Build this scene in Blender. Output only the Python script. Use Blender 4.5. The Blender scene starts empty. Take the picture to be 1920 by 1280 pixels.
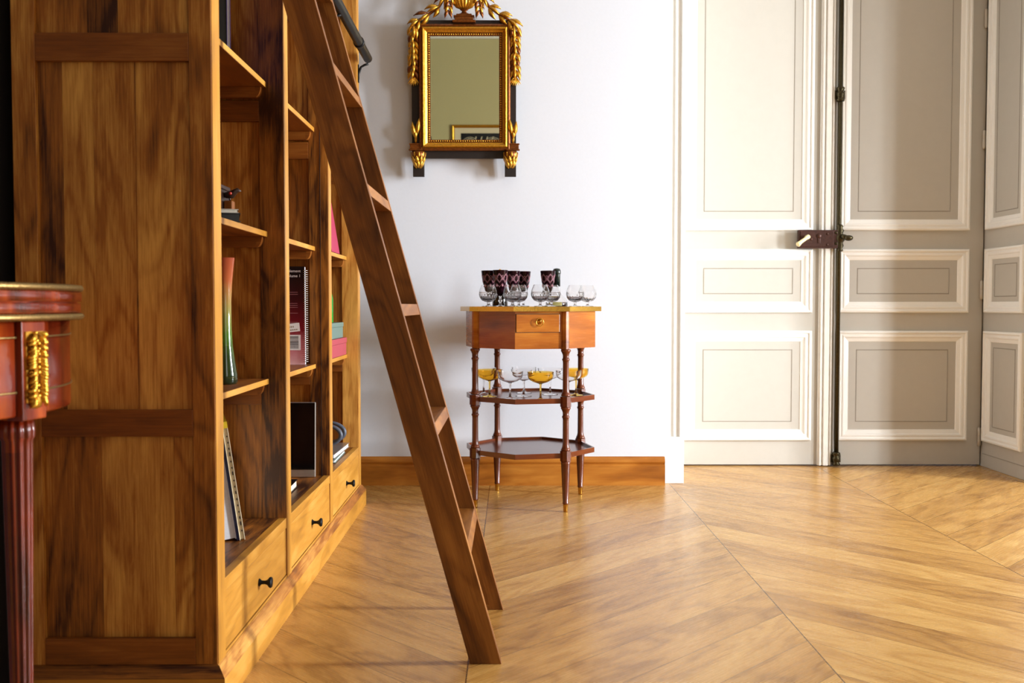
import bpy, bmesh, math, random
from mathutils import Matrix, Vector
random.seed(7)
sc = bpy.context.scene
COL = sc.collection
PI = math.pi
R = math.radians

# ------------------------------------------------------------------ camera
CAM_H = 0.76
cd = bpy.data.cameras.new('camera'); cam = bpy.data.objects.new('camera', cd); COL.objects.link(cam)
cam.location = (0, 0, CAM_H)
cam.rotation_euler = (PI/2 - math.atan(67/1830), 0, 0)
cd.sensor_width = 36; cd.lens = 36*1830/1920; cd.clip_start = 0.05
cd.dof.use_dof = True; cd.dof.focus_distance = 2.9; cd.dof.aperture_fstop = 6.3
sc.camera = cam

# ------------------------------------------------------------------ light
vs = sc.view_settings
vs.view_transform = 'Standard'; vs.look = 'None'; vs.gamma = 1.0; vs.use_curve_mapping = False
vs.exposure = -0.12
w = bpy.data.worlds.new('sky'); sc.world = w; w.use_nodes = True
bg = w.node_tree.nodes['Background']; bg.inputs[0].default_value = (0.75, 0.85, 1.0, 1); bg.inputs[1].default_value = 0.6

def daylight(name, loc, rot, sx, sy, power, col, spread=180):
    l = bpy.data.lights.new(name, 'AREA'); l.shape = 'RECTANGLE'; l.size = sx; l.size_y = sy
    l.energy = power; l.color = col; l.spread = math.radians(spread)
    o = bpy.data.objects.new(name, l); COL.objects.link(o); o.location = loc; o.rotation_euler = rot
    return o
# daylight coming in through the two tall windows of the right wall, and one of the rear wall
daylight('daylight_far_window', (5.62, 2.3, 1.5), (0, PI/2, 0), 2.1, 0.42, 520, (0.90, 0.95, 1.0), 130)
daylight('daylight_middle_window', (5.80, 0.62, 1.45), (0, R(78), R(-42)), 1.9, 0.60, 56, (0.90, 0.95, 1.0), 62)
daylight('daylight_rear', (1.9, -2.32, 1.5), (-PI/2, 0, PI), 1.1, 2.2, 24, (1.0, 0.96, 0.90))

# ------------------------------------------------------------------ materials
def newmat(name):
    m = bpy.data.materials.new(name); m.use_nodes = True
    nt = m.node_tree; return m, nt, nt.nodes['Principled BSDF']
def L(nt, a, b): nt.links.new(a, b)
def s2l(c):
    return tuple(((x/255)/12.92 if x/255 <= 0.04045 else ((x/255+0.055)/1.055)**2.4) for x in c) + (1,)
def math_node(nt, op, a, b=None, c=None):
    n = nt.nodes.new('ShaderNodeMath'); n.operation = op
    for i, v in enumerate((a, b, c)):
        if v is None: continue
        if isinstance(v, (int, float)): n.inputs[i].default_value = v
        else: L(nt, v, n.inputs[i])
    return n.outputs[0]
def mixc(nt, f, a, b, mode='MIX'):
    n = nt.nodes.new('ShaderNodeMix'); n.data_type = 'RGBA'; n.blend_type = mode
    for s, v in ((n.inputs[0], f), (n.inputs[6], a), (n.inputs[7], b)):
        if isinstance(v, (int, float)): s.default_value = v
        elif isinstance(v, tuple): s.default_value = v
        else: L(nt, v, s)
    return n.outputs[2]
def noise(nt, vec, scale, detail=3, rough=0.5, dist=0.0):
    n = nt.nodes.new('ShaderNodeTexNoise'); n.inputs['Scale'].default_value = scale
    n.inputs['Detail'].default_value = detail; n.inputs['Roughness'].default_value = rough
    n.inputs['Distortion'].default_value = dist
    if vec is not None: L(nt, vec, n.inputs['Vector'])
    return n.outputs['Fac']
def ramp(nt, f, stops):
    n = nt.nodes.new('ShaderNodeValToRGB'); L(nt, f, n.inputs[0]); e = n.color_ramp.elements
    e[0].position, e[0].color = stops[0]; e[1].position, e[1].color = stops[-1]
    for p_, c_ in stops[1:-1]:
        q = e.new(p_); q.color = c_
    return n.outputs[0]
def plain(name, col, rough=0.5, metal=0.0, coat=0.0, bump=0.0, bscale=60, var=0.0, spec=0.5):
    m, nt, b = newmat(name)
    tc = nt.nodes.new('ShaderNodeTexCoord')
    b.inputs['Roughness'].default_value = rough; b.inputs['Metallic'].default_value = metal
    b.inputs['Coat Weight'].default_value = coat; b.inputs['Specular IOR Level'].default_value = spec
    c = s2l(col)
    n = noise(nt, tc.outputs['Object'], bscale, 4, 0.6)
    d = tuple(x*(1-var) for x in c[:3]) + (1,); e = tuple(min(1, x*(1+var)) for x in c[:3]) + (1,)
    L(nt, ramp(nt, n, [(0.3, d), (0.7, e)]), b.inputs['Base Color'])
    if bump:
        bm_ = nt.nodes.new('ShaderNodeBump'); bm_.inputs['Strength'].default_value = bump; bm_.inputs['Distance'].default_value = 0.002
        L(nt, n, bm_.inputs['Height']); L(nt, bm_.outputs[0], b.inputs['Normal'])
    return m
def wood(name, dark, mid, light, rough=0.4, coat=0.0, rings=0.5, fibre=0.5, blotch=0.5, tonevar=0.5, spec=0.4, ringfreq=7.0, gaps=False):
    """grain runs along U of the mesh's UV map (metres); 'tone' is one random value per board"""
    m, nt, b = newmat(name)
    uv = nt.nodes.new('ShaderNodeUVMap'); uv.uv_map = 'UVMap'
    at = nt.nodes.new('ShaderNodeAttribute'); at.attribute_name = 'tone'
    tone = at.outputs['Fac']
    sep = nt.nodes.new('ShaderNodeSeparateXYZ'); L(nt, uv.outputs[0], sep.inputs[0])
    off = math_node(nt, 'MULTIPLY', tone, 37.0)
    def vec(su, sv, k=1.0):
        c = nt.nodes.new('ShaderNodeCombineXYZ')
        L(nt, math_node(nt, 'MULTIPLY', sep.outputs[0], su), c.inputs[0])
        L(nt, math_node(nt, 'MULTIPLY', sep.outputs[1], sv), c.inputs[1])
        L(nt, math_node(nt, 'MULTIPLY', off, k), c.inputs[2]); return c.outputs[0]
    f1 = noise(nt, vec(1.6, 7.0), 1.0, 3, 0.45, 0.6)                   # cathedral field
    rg = math_node(nt, 'SINE', math_node(nt, 'MULTIPLY', f1, ringfreq*2*PI))
    rg = math_node(nt, 'MULTIPLY_ADD', rg, 0.5, 0.5)
    rg = math_node(nt, 'POWER', rg, 2.2)
    f2 = noise(nt, vec(9, 330, 1.3), 1.0, 4, 0.65)                       # fine fibres
    f3 = noise(nt, vec(2.2, 9.0, 2.1), 1.0, 3, 0.5, 1.0)                 # blotches
    f4 = noise(nt, vec(10, 80, 1.7), 1.0, 5, 0.7, 0.8)                  # flame figure
    v = math_node(nt, 'MULTIPLY_ADD', math_node(nt, 'SUBTRACT', f3, 0.5), blotch*2.6, 0.5)
    v = math_node(nt, 'MULTIPLY_ADD', math_node(nt, 'SUBTRACT', tone, 0.5), tonevar, v)
    v = math_node(nt, 'MULTIPLY_ADD', math_node(nt, 'SUBTRACT', f2, 0.5), fibre*0.9, v)
    v = math_node(nt, 'MULTIPLY_ADD', math_node(nt, 'SUBTRACT', f4, 0.5), fibre*0.7, v)
    v = math_node(nt, 'MULTIPLY_ADD', rg, -0.24*rings, v)
    v = math_node(nt, 'ADD', v, 0.06*rings)
    colr = ramp(nt, v, [(0.05, s2l(dark)), (0.5, s2l(mid)), (0.95, s2l(light))])
    if gaps:
        u2 = nt.nodes.new('ShaderNodeUVMap'); u2.uv_map = 'edge'
        s2 = nt.nodes.new('ShaderNodeSeparateXYZ'); L(nt, u2.outputs[0], s2.inputs[0])
        g1 = math_node(nt, 'LESS_THAN', s2.outputs[0], 0.0019)
        g2 = math_node(nt, 'LESS_THAN', s2.outputs[1], 0.0030)
        g = math_node(nt, 'MAXIMUM', math_node(nt, 'MULTIPLY', g1, 0.7), math_node(nt, 'MULTIPLY', g2, 0.9))
        colr = mixc(nt, g, colr, s2l((70, 40, 14)))
    L(nt, colr, b.inputs['Base Color'])
    r = math_node(nt, 'MULTIPLY_ADD', f2, 0.18, rough-0.09)
    L(nt, r, b.inputs['Roughness'])
    b.inputs['Coat Weight'].default_value = coat; b.inputs['Coat Roughness'].default_value = 0.12
    b.inputs['Specular IOR Level'].default_value = spec
    bp = nt.nodes.new('ShaderNodeBump'); bp.inputs['Strength'].default_value = 0.25; bp.inputs['Distance'].default_value = 0.0006
    L(nt, f2, bp.inputs['Height']); L(nt, bp.outputs[0], b.inputs['Normal'])
    return m
def glass(name, col=(1, 1, 1, 1), rough=0.0, ior=1.46):
    m, nt, b = newmat(name)
    b.inputs['Base Color'].default_value = col; b.inputs['Transmission Weight'].default_value = 1.0
    b.inputs['Roughness'].default_value = rough; b.inputs['IOR'].default_value = ior
    return m
def thin_glass(name, col, f=0.12):
    m, nt, b = newmat(name); nt.nodes.remove(b)
    out = [n for n in nt.nodes if n.type == 'OUTPUT_MATERIAL'][0]
    t = nt.nodes.new('ShaderNodeBsdfTransparent'); t.inputs[0].default_value = col
    g = nt.nodes.new('ShaderNodeBsdfGlossy'); g.inputs['Roughness'].default_value = 0.03
    lw = nt.nodes.new('ShaderNodeLayerWeight'); lw.inputs[0].default_value = f
    mx = nt.nodes.new('ShaderNodeMixShader'); L(nt, lw.outputs['Fresnel'], mx.inputs[0])
    L(nt, t.outputs[0], mx.inputs[1]); L(nt, g.outputs[0], mx.inputs[2]); L(nt, mx.outputs[0], out.inputs[0])
    return m

M = {}
M['oak'] = wood('oak_parquet', (124, 78, 30), (188, 140, 74), (220, 178, 108), rough=0.27, rings=0.7, fibre=0.26, blotch=0.2, tonevar=0.26, spec=0.5, ringfreq=8, gaps=True)
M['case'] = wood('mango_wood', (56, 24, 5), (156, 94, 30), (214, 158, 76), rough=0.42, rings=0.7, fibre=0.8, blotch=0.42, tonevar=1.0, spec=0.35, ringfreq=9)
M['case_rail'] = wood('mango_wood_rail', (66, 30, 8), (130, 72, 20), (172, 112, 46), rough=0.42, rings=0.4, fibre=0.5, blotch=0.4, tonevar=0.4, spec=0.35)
M['case_lit'] = wood('mango_wood_lit_front', (120, 74, 22), (182, 126, 44), (214, 164, 82), rough=0.42, rings=0.4, fibre=0.4, blotch=0.4, tonevar=0.3, spec=0.35)  # paler copy for front faces, daylight and floor bounce put into the colour
M['ladder'] = wood('ladder_wood', (64, 32, 8), (122, 71, 22), (170, 112, 48), rough=0.4, rings=0.7, fibre=0.6, blotch=0.45, tonevar=0.3, spec=0.35, ringfreq=10)
M['skirting'] = wood('stained_skirting', (112, 58, 12), (172, 104, 34), (208, 142, 58), rough=0.32, rings=0.4, fibre=0.4, blotch=0.5, tonevar=0.3)
M['cherry'] = wood('cherry_veneer', (88, 40, 8), (160, 88, 26), (204, 134, 48), rough=0.25, coat=0.25, rings=0.4, fibre=0.4, blotch=0.5, tonevar=0.3)
M['mahogany'] = wood('mahogany', (44, 16, 5), (98, 42, 14), (144, 78, 30), rough=0.24, coat=0.3, rings=0.3, fibre=0.3, blotch=0.4, tonevar=0.3)
M['red_mahogany'] = wood('red_mahogany', (40, 8, 3), (112, 34, 10), (168, 72, 22), rough=0.2, coat=0.5, rings=0.3, fibre=0.3, blotch=0.9, tonevar=0.3)
M['wall'] = plain('white_wall_paint', (222, 227, 236), 0.75, bump=0.1, bscale=90, var=0.01)
M['rear'] = plain('khaki_wall_paint', (196, 186, 140), 0.8, bump=0.1, bscale=60, var=0.01)
M['ceiling'] = plain('ceiling_paint', (206, 202, 192), 0.85, bump=0.1, bscale=60)
M['leftw'] = plain('dark_left_wall', (60, 50, 46), 0.8, bump=0.1, bscale=60)  # one even dark grey-brown over the whole left wall
M['window_wall'] = plain('window_wall_paint', (150, 144, 134), 0.7, bump=0.1, bscale=60, var=0.01)
M['greige'] = plain('greige_door_paint', (188, 183, 173), 0.34, bump=0.06, bscale=25, var=0.015)
M['white'] = plain('white_gloss_paint', (240, 238, 232), 0.35, bump=0.08, bscale=40, var=0.01)
M['white_worn'] = plain('worn_white_paint', (232, 228, 220), 0.4, bump=0.2, bscale=30, var=0.04)
M['groove'] = plain('panel_groove_paint', (150, 142, 130), 0.5, var=0.02)
M['black_iron'] = plain('black_iron', (16, 15, 16), 0.45, bump=0.1, bscale=200, var=0.2, spec=0.2)
M['bronze'] = plain('dark_bronze', (64, 56, 36), 0.35, metal=0.8, bump=0.25, bscale=120, var=0.35)
M['rust'] = plain('brown_lock_metal', (62, 34, 24), 0.4, metal=0.5, bump=0.3, bscale=90, var=0.3)
M['ivory'] = plain('ivory', (232, 214, 158), 0.3, coat=0.3, bscale=60, var=0.06)
M['steel'] = plain('painted_hinge', (190, 182, 168), 0.35, metal=0.2)
M['gold'] = plain('gilded_wood', (214, 160, 56), 0.33, metal=0.85, bump=0.35, bscale=160, var=0.28)
M['gold_dark'] = plain('dark_gilding', (122, 66, 18), 0.38, metal=0.6, bump=0.3, bscale=120, var=0.45)  # dark gilding; also paints shade into the recess behind the beads
M['brass'] = plain('brass', (206, 160, 70), 0.25, metal=1.0, bump=0.1, bscale=160, var=0.15)
M['old_brass'] = plain('old_brass', (150, 122, 74), 0.35, metal=0.9, bump=0.3, bscale=260, var=0.35)
M['backboard'] = plain('dark_backboard', (26, 13, 6), 0.6, bump=0.2, bscale=60, var=0.3)
M['mirror'] = plain('mirror_silver', (222, 224, 206), 0.01, metal=1.0, bscale=5)
M['clear'] = glass('clear_crystal')
M['amber'] = glass('amber_glass', (1.0, 0.70, 0.16, 1))
M['burgundy'] = plain('burgundy_overlay_glass', (26, 3, 12), 0.12, bscale=40, var=0.3, spec=0.25)
M['cutlines'] = plain('cut_crystal_lines', (196, 138, 150), 0.2, bscale=200, var=0.25)
M['bottle_dark'] = plain('dark_bottle_glass', (26, 16, 8), 0.06, coat=0.8, bscale=9, var=0.3)
M['capsule'] = plain('dark_green_capsule', (8, 26, 22), 0.25, coat=0.3, bscale=50, var=0.2)
M['label_yellow'] = plain('pale_yellow_paper', (226, 220, 140), 0.6, bscale=80, var=0.05)
M['pane'] = thin_glass('window_pane', (1, 1, 1, 1), 0.2)
M['black'] = plain('black_gloss', (8, 8, 9), 0.12, coat=0.3, spec=0.4)
M['silver'] = plain('brushed_silver', (196, 192, 186), 0.3, metal=0.8, bscale=90, var=0.05)
M['paper'] = plain('white_paper', (226, 228, 234), 0.7, bscale=200, var=0.04)
M['cream'] = plain('cream_paper', (226, 212, 180), 0.7, bscale=300, var=0.1)
M['navy'] = plain('navy_cover', (18, 26, 74), 0.35, bscale=60, var=0.1)
M['yellow'] = plain('yellow_cover', (222, 188, 30), 0.4, bscale=60, var=0.1)
M['purple'] = plain('purple_cover', (58, 40, 96), 0.3, bscale=60, var=0.2)
M['ink'] = plain('dark_cover', (16, 14, 22), 0.3, bscale=60, var=0.2)
M['pink'] = plain('raspberry_cover', (160, 34, 72), 0.5, bscale=60, var=0.06)
M['pinkbox'] = plain('dusty_pink_card', (160, 62, 72), 0.6, bscale=90, var=0.04)
M['teal'] = plain('grey_teal_card', (98, 122, 114), 0.45, bscale=90, var=0.05)
M['green'] = plain('green_glass', (10, 122, 34), 0.1, coat=0.5, bscale=20, var=0.2)
M['orange'] = plain('pale_orange', (226, 160, 84), 0.5, bscale=40, var=0.1)
M['grey'] = plain('blue_grey_plastic', (70, 76, 88), 0.4, bscale=60, var=0.1)
M['leather'] = plain('dark_brown_box', (44, 24, 16), 0.4, bscale=60, var=0.2)
M['redbead'] = plain('red_bead', (190, 30, 10), 0.2, coat=0.5)
M['lettering'] = plain('white_print', (220, 210, 212), 0.5)
M['print_grey'] = plain('pinkish_print', (150, 96, 104), 0.5)
def gradient(name, stops, rough=0.3, glassy=False):
    m, nt, b = newmat(name)
    tc = nt.nodes.new('ShaderNodeTexCoord'); sp = nt.nodes.new('ShaderNodeSeparateXYZ'); L(nt, tc.outputs['Object'], sp.inputs[0])
    n = noise(nt, tc.outputs['Object'], 18, 3)
    v = math_node(nt, 'MULTIPLY_ADD', math_node(nt, 'SUBTRACT', n, 0.5), 0.05, sp.outputs[2])
    mr = math_node(nt, 'DIVIDE', v, 0.32)
    L(nt, ramp(nt, mr, [(p_, s2l(c_)) for p_, c_ in stops]), b.inputs['Base Color'])
    b.inputs['Roughness'].default_value = rough
    if glassy: b.inputs['Transmission Weight'].default_value = 0.35; b.inputs['Coat Weight'].default_value = 0.5
    return m
M['cover_maroon'] = gradient('maroon_fading_cover', [(0.0, (232, 190, 196)), (0.12, (196, 120, 132)), (0.32, (120, 16, 36)), (0.6, (58, 8, 20)), (0.85, (14, 8, 14)), (1.0, (10, 8, 12))], 0.3)
M['vase'] = gradient('orange_to_green_glass', [(0.0, (30, 40, 26)), (0.18, (50, 70, 30)), (0.36, (96, 140, 40)), (0.55, (176, 160, 84)), (0.75, (190, 100, 56)), (0.95, (160, 66, 44))], 0.08, True)

# ------------------------------------------------------------------ mesh builder
class MB:
    def __init__(s):
        s.v, s.f, s.uv, s.tn, s.mi, s.sm, s.ed = [], [], [], [], [], [], []
        s.M = Matrix.Identity(4)
    def addv(s, p): s.v.append(tuple(s.M @ Vector(p))); return len(s.v)-1
    def face(s, idx, uvs, tone=0.5, mat=0, smooth=False):
        s.f.append(tuple(idx)); s.uv.append(list(uvs)); s.tn.append(tone); s.mi.append(mat); s.sm.append(smooth)
    def box(s, x0, x1, y0, y1, z0, z1, g=2, tone=None, mat=0):
        if tone is None: tone = random.random()
        P = [(x, y, z) for z in (z0, z1) for y in (y0, y1) for x in (x0, x1)]
        i = [s.addv(p) for p in P]
        ou, ov = random.uniform(0, 9), random.uniform(0, 9)
        for q, n in (((0, 2, 3, 1), 2), ((4, 5, 7, 6), 2), ((0, 1, 5, 4), 1), ((2, 6, 7, 3), 1), ((0, 4, 6, 2), 0), ((1, 3, 7, 5), 0)):
            ax = [a for a in (0, 1, 2) if a != n]
            if g in ax: ua = g; va = [a for a in ax if a != g][0]
            else: ua, va = ax
            s.face([i[k] for k in q], [(P[k][ua]+ou, P[k][va]+ov+n*0.013) for k in q], tone, mat)
        return s
    def prism(s, pts, z0, z1, tone=None, mat=0, smooth=False, cap=True):
        """pts counter-clockwise seen from above, extruded z0..z1"""
        if tone is None: tone = random.random()
        n = len(pts); a = [s.addv((x, y, z0)) for x, y in pts]; b = [s.addv((x, y, z1)) for x, y in pts]
        ou = random.uniform(0, 9); d = 0
        for k in range(n):
            j = (k+1) % n; l = math.dist(pts[k], pts[j])
            s.face([a[k], a[j], b[j], b[k]], [(d+ou, z0), (d+l+ou, z0), (d+l+ou, z1), (d+ou, z1)], tone, mat, smooth); d += l
        if cap:
            s.face(b, [(x+ou, y) for x, y in pts], tone, mat); s.face(a[::-1], [(x+ou, y) for x, y in pts[::-1]], tone, mat)
        return s
    def lathe(s, prof, c=(0, 0, 0), seg=24, tone=0.5, mat=0, smooth=True, flute=0, fa=0.0, cap=True, mats=None, rot=0.0, arc=2*PI):
        """prof: (radius, z) from bottom to top"""
        rings = []
        full = abs(arc-2*PI) < 1e-6
        for r_, z in prof:
            ring = []
            for k in range(seg if full else seg+1):
                a = rot + arc*k/seg
                rr = r_*(1 - fa*(0.5+0.5*math.cos(flute*a))) if flute else r_
                ring.append(s.addv((c[0]+rr*math.cos(a), c[1]+rr*math.sin(a), c[2]+z)))
            rings.append(ring)
        d = 0
        for q in range(len(prof)-1):
            l = math.dist(prof[q], prof[q+1])
            rr = max(prof[q][0], 0.003)
            nn = seg
            for k in range(nn):
                j = (k+1) % seg if full else k+1
                u0, u1 = arc*k/seg*rr, arc*(k+1)/seg*rr
                s.face([rings[q][k], rings[q][j], rings[q+1][j], rings[q+1][k]], [(d, u0), (d, u1), (d+l, u1), (d+l, u0)], tone, mats[q] if mats else mat, smooth)
            d += l
        if cap and full:
            if prof[0][0] > 1e-4: s.face(rings[0][::-1], [(0, 0)]*seg, tone, mats[0] if mats else mat)
            if prof[-1][0] > 1e-4: s.face(rings[-1], [(0, 0)]*seg, tone, mats[-1] if mats else mat)
        return s
    def tube(s, path, rad, seg=10, tone=0.5, mat=0, cap=True, closed=False):
        P = [Vector(p) for p in path]; n = len(P)
        rr = rad if isinstance(rad, (list, tuple)) else [rad]*n
        rings = []; up = None
        for k in range(n):
            if closed: t = P[(k+1) % n]-P[k-1]
            else: t = P[min(k+1, n-1)]-P[max(k-1, 0)]
            t.normalize()
            if up is None:
                up = Vector((0, 0, 1)) if abs(t.z) < 0.9 else Vector((1, 0, 0))
            a = t.cross(up).normalized(); b = a.cross(t).normalized(); up = b
            rings.append([s.addv(P[k]+rr[k]*(math.cos(2*PI*j/seg)*a+math.sin(2*PI*j/seg)*b)) for j in range(seg)])
        d = 0
        for k in range(n if closed else n-1):
            A, B = rings[k], rings[(k+1) % n]; l = (P[(k+1) % n]-P[k]).length
            for j in range(seg):
                i = (j+1) % seg
                s.face([A[j], A[i], B[i], B[j]], [(d, j*0.01), (d, j*0.01+0.01), (d+l, j*0.01+0.01), (d+l, j*0.01)], tone, mat, True)
            d += l
        if cap and not closed:
            s.face(rings[0][::-1], [(0, 0)]*seg, tone, mat); s.face(rings[-1], [(0, 0)]*seg, tone, mat)
        return s
    def frame(s, x0, x1, z0, z1, prof, y=0.0, tone=None, mats=None, mat=0):
        """moulding swept round a rectangle in the XZ plane, face towards -Y. prof: (inset, height)"""
        cor = [(x0, z0, 1, 1), (x1, z0, -1, 1), (x1, z1, -1, -1), (x0, z1, 1, -1)]
        base = 0.5 if tone is None else tone
        for k in range(4):
            a, b = cor[k], cor[(k+1) % 4]
            tn = base if tone is not None else random.random()
            ou = random.uniform(0, 9)
            A = [s.addv((a[0]+a[2]*i_, y-h, a[1]+a[3]*i_)) for i_, h in prof]
            B = [s.addv((b[0]+b[2]*i_, y-h, b[1]+b[3]*i_)) for i_, h in prof]
            l = max(abs(a[0]-b[0]), abs(a[1]-b[1])); d = 0
            for q in range(len(prof)-1):
                dd = math.dist(prof[q], prof[q+1])
                s.face([A[q], B[q], B[q+1], A[q+1]], [(ou, d), (ou+l, d), (ou+l, d+dd), (ou, d+dd)], tn, mats[q] if mats else mat)
                d += dd
        return s
    def leaf(s, p, t, n, length, width, curl=0.25, mat=0, fold=0.25):
        """pointed leaf from p along t; n is its outward normal; has thickness"""
        p = Vector(p); t = Vector(t).normalized(); n = Vector(n); n = (n-t*n.dot(t)).normalized(); b = t.cross(n)
        prof = [(0.0, 0.12), (0.18, 0.6), (0.4, 1.0), (0.62, 0.86), (0.82, 0.45), (1.0, 0.02)]
        top, bot = [], []
        for q, wv in prof:
            h = curl*length*math.sin(q*PI)*0.6
            c = p+t*(q*length)+n*(h+0.003)
            hw = wv*width/2
            top.append([s.addv(c-b*hw), s.addv(c+n*(fold*hw+0.001)), s.addv(c+b*hw)])
            bot.append(s.addv(c-n*(0.004)))
        for k in range(len(prof)-1):
            for a, c_ in ((0, 1), (1, 2)):
                s.face([top[k][a], top[k][c_], top[k+1][c_], top[k+1][a]], [(0, 0)]*4, 0.5, mat, True)
            s.face([top[k][2], bot[k], bot[k+1], top[k+1][2]], [(0, 0)]*4, 0.5, mat, True)
            s.face([bot[k], top[k][0], top[k+1][0], bot[k+1]], [(0, 0)]*4, 0.5, mat, True)
        return s
    def ball(s, c, r, seg=10, rings=6, mat=0, sz=1.0, sx=1.0, sy=1.0):
        old = s.M; s.M = old @ Matrix.Translation(c) @ Matrix.Diagonal((sx, sy, sz, 1))
        s.lathe([(max(r*math.sin(PI*k/rings), 1e-5), -r*math.cos(PI*k/rings)) for k in range(rings+1)], (0, 0, 0), seg, mat=mat, cap=False)
        s.M = old; return s
    def build(s, name, mats, parent=None, bevel=0.0, loc=None, segs=2):
        me = bpy.data.meshes.new(name); me.from_pydata(s.v, [], s.f)
        if not isinstance(mats, (list, tuple)): mats = [mats]
        for m in mats: me.materials.append(m)
        ul = me.uv_layers.new(name='UVMap'); tl = me.attributes.new('tone', 'FLOAT', 'FACE')
        k = 0
        for i, fu in enumerate(s.uv):
            for c in fu: ul.data[k].uv = c[:2]; k += 1
            tl.data[i].value = s.tn[i]
        for i, p in enumerate(me.polygons): p.material_index = s.mi[i]; p.use_smooth = s.sm[i]
        if s.ed:
            e = me.uv_layers.new(name='edge'); k = 0
            for fe in s.ed:
                for c in fe: e.data[k].uv = c; k += 1
        me.validate(); me.update()
        o = bpy.data.objects.new(name, me); COL.objects.link(o)
        if parent: o.parent = parent
        if loc: o.location = loc
        if bevel:
            b = o.modifiers.new('bevel', 'BEVEL'); b.width = bevel; b.segments = segs; b.limit_method = 'ANGLE'; b.angle_limit = R(40)
        return o
def tag(o, label=None, cat=None, group=None, kind=None):
    if label: o['label'] = label
    if cat: o['category'] = cat
    if group: o['group'] = group
    if kind: o['kind'] = kind
    return o
def empty(name, loc, rz=0.0, label=None, cat=None, group=None):
    o = bpy.data.objects.new(name, None); COL.objects.link(o); o.location = loc; o.rotation_euler = (0, 0, rz)
    o.empty_display_size = 0.05
    return tag(o, label, cat, group)
def dup(root, loc, rz=0.0, label=None, group=None, scale=None):
    def cp(o, parent):
        c = o.copy(); COL.objects.link(c)
        if parent: c.parent = parent
        for ch in [q for q in allobj if q.parent is o]: cp(ch, c)
        return c
    allobj = list(COL.objects)
    r = cp(root, None); r.location = loc; r.rotation_euler = (0, 0, rz)
    if label: r['label'] = label
    if group: r['group'] = group
    if scale: r.scale = scale
    return r
def text_mesh(name, body, size, mat, parent, mtx, align='LEFT', ext=0.0002):
    c = bpy.data.curves.new(name, 'FONT'); c.body = body; c.size = size; c.extrude = ext; c.align_x = align
    t = bpy.data.objects.new(name, c); COL.objects.link(t)
    bpy.context.view_layer.update()
    me = bpy.data.meshes.new_from_object(t.evaluated_get(bpy.context.evaluated_depsgraph_get()))
    COL.objects.unlink(t); bpy.data.objects.remove(t)
    me.materials.clear(); me.materials.append(mat)
    o = bpy.data.objects.new(name, me); COL.objects.link(o); o.parent = parent; o.matrix_local = mtx
    return o

# ------------------------------------------------------------------ room shell
XL, XR, YR, YB, YD, ZC = -1.0, 5.5, -2.2, 4.125, 4.614, 3.33
# floor: point de Hongrie oak boards
def floor():
    b = MB(); W, PY = 0.765, 0.197
    wb = PY*math.cos(PI/4)
    for k in range(-3, 9):
        xa = -0.095 + W*k; xb = xa+W
        s = 1 if k % 2 == 0 else -1
        n0 = int((YR-1.2)/PY); n1 = int((YD+1.4)/PY)+1
        for j in range(n0, n1):
            y = 2.016 + (PY*(j-10)) + (0 if s > 0 else W)
            i = [b.addv((xa, y, 0)), b.addv((xb, y+s*W, 0)), b.addv((xb, y+s*W+PY, 0)), b.addv((xa, y+PY, 0))]
            ou, ov = random.uniform(0, 20), random.uniform(0, 20); ln = W*math.sqrt(2)
            sh = PY*math.sin(PI/4)*s
            b.face(i, [(ou, ov), (ou+ln, ov), (ou+ln+sh, ov+wb), (ou+sh, ov+wb)], random.random())
            b.ed.append([(0, 0), (0, W), (wb, W), (wb, 0)])
    o = b.build('floor', M['oak'])
    bm = bmesh.new(); bm.from_mesh(o.data)
    for co, no in (((XL, 0, 0), (-1, 0, 0)), ((XR, 0, 0), (1, 0, 0)), ((0, YR, 0), (0, -1, 0)), ((0, YD+0.05, 0), (0, 1, 0))):
        g = bm.verts[:]+bm.edges[:]+bm.faces[:]
        bmesh.ops.bisect_plane(bm, geom=g, plane_co=co, plane_no=no, clear_outer=True)
    bm.to_mesh(o.data); bm.free()
    tag(o, kind='structure')
floor()
def struct(name, b, mats, bevel=0.0):
    return tag(b.build(name, mats, bevel=bevel), kind='structure')
b = MB(); b.box(XL-0.15, XR+0.15, YR-0.15, YD+0.3, ZC, ZC+0.1); struct('ceiling', b, M['ceiling'])
b = MB(); b.box(XL-0.15, 0.645, YB, YD+0.3, 0, ZC).box(2.31, XR+0.15, YB, YD+0.3, 0, ZC).box(0.645, 2.31, YB, YD+0.3, 2.62, ZC)
b.box(0.645, 2.31, YD+0.06, YD+0.3, 0, 2.62); struct('wall_back', b, M['wall'])
b = MB(); b.box(XL-0.15, XL, YR-0.15, YB, 0, ZC); struct('wall_left', b, M['leftw'])
b = MB(); b.box(XL, 1.3, YR-0.15, YR, 0, ZC).box(2.5, XR, YR-0.15, YR, 0, ZC).box(1.3, 2.5, YR-0.15, YR, 0, 0.35).box(1.3, 2.5, YR-0.15, YR, 2.7, ZC)
struct('wall_rear', b, M['rear'])
b = MB()
for y0, y1 in ((YR, 0.45), (1.25, 1.95), (2.65, YB)): b.box(XR, XR+0.15, y0, y1, 0, ZC)
for y0, y1 in ((0.45, 1.25), (1.95, 2.65)): b.box(XR, XR+0.15, y0, y1, 0, 0.35).box(XR, XR+0.15, y0, y1, 2.95, ZC)
struct('wall_right', b, M['window_wall'])
# cornice of the rear wall, seen in the mirror
b = MB(); b.box(XL+0.001, XR-0.001, YR, YR+0.05, 3.175, ZC-0.001); struct('trim_5', b, M['white'], 0.01)
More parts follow.
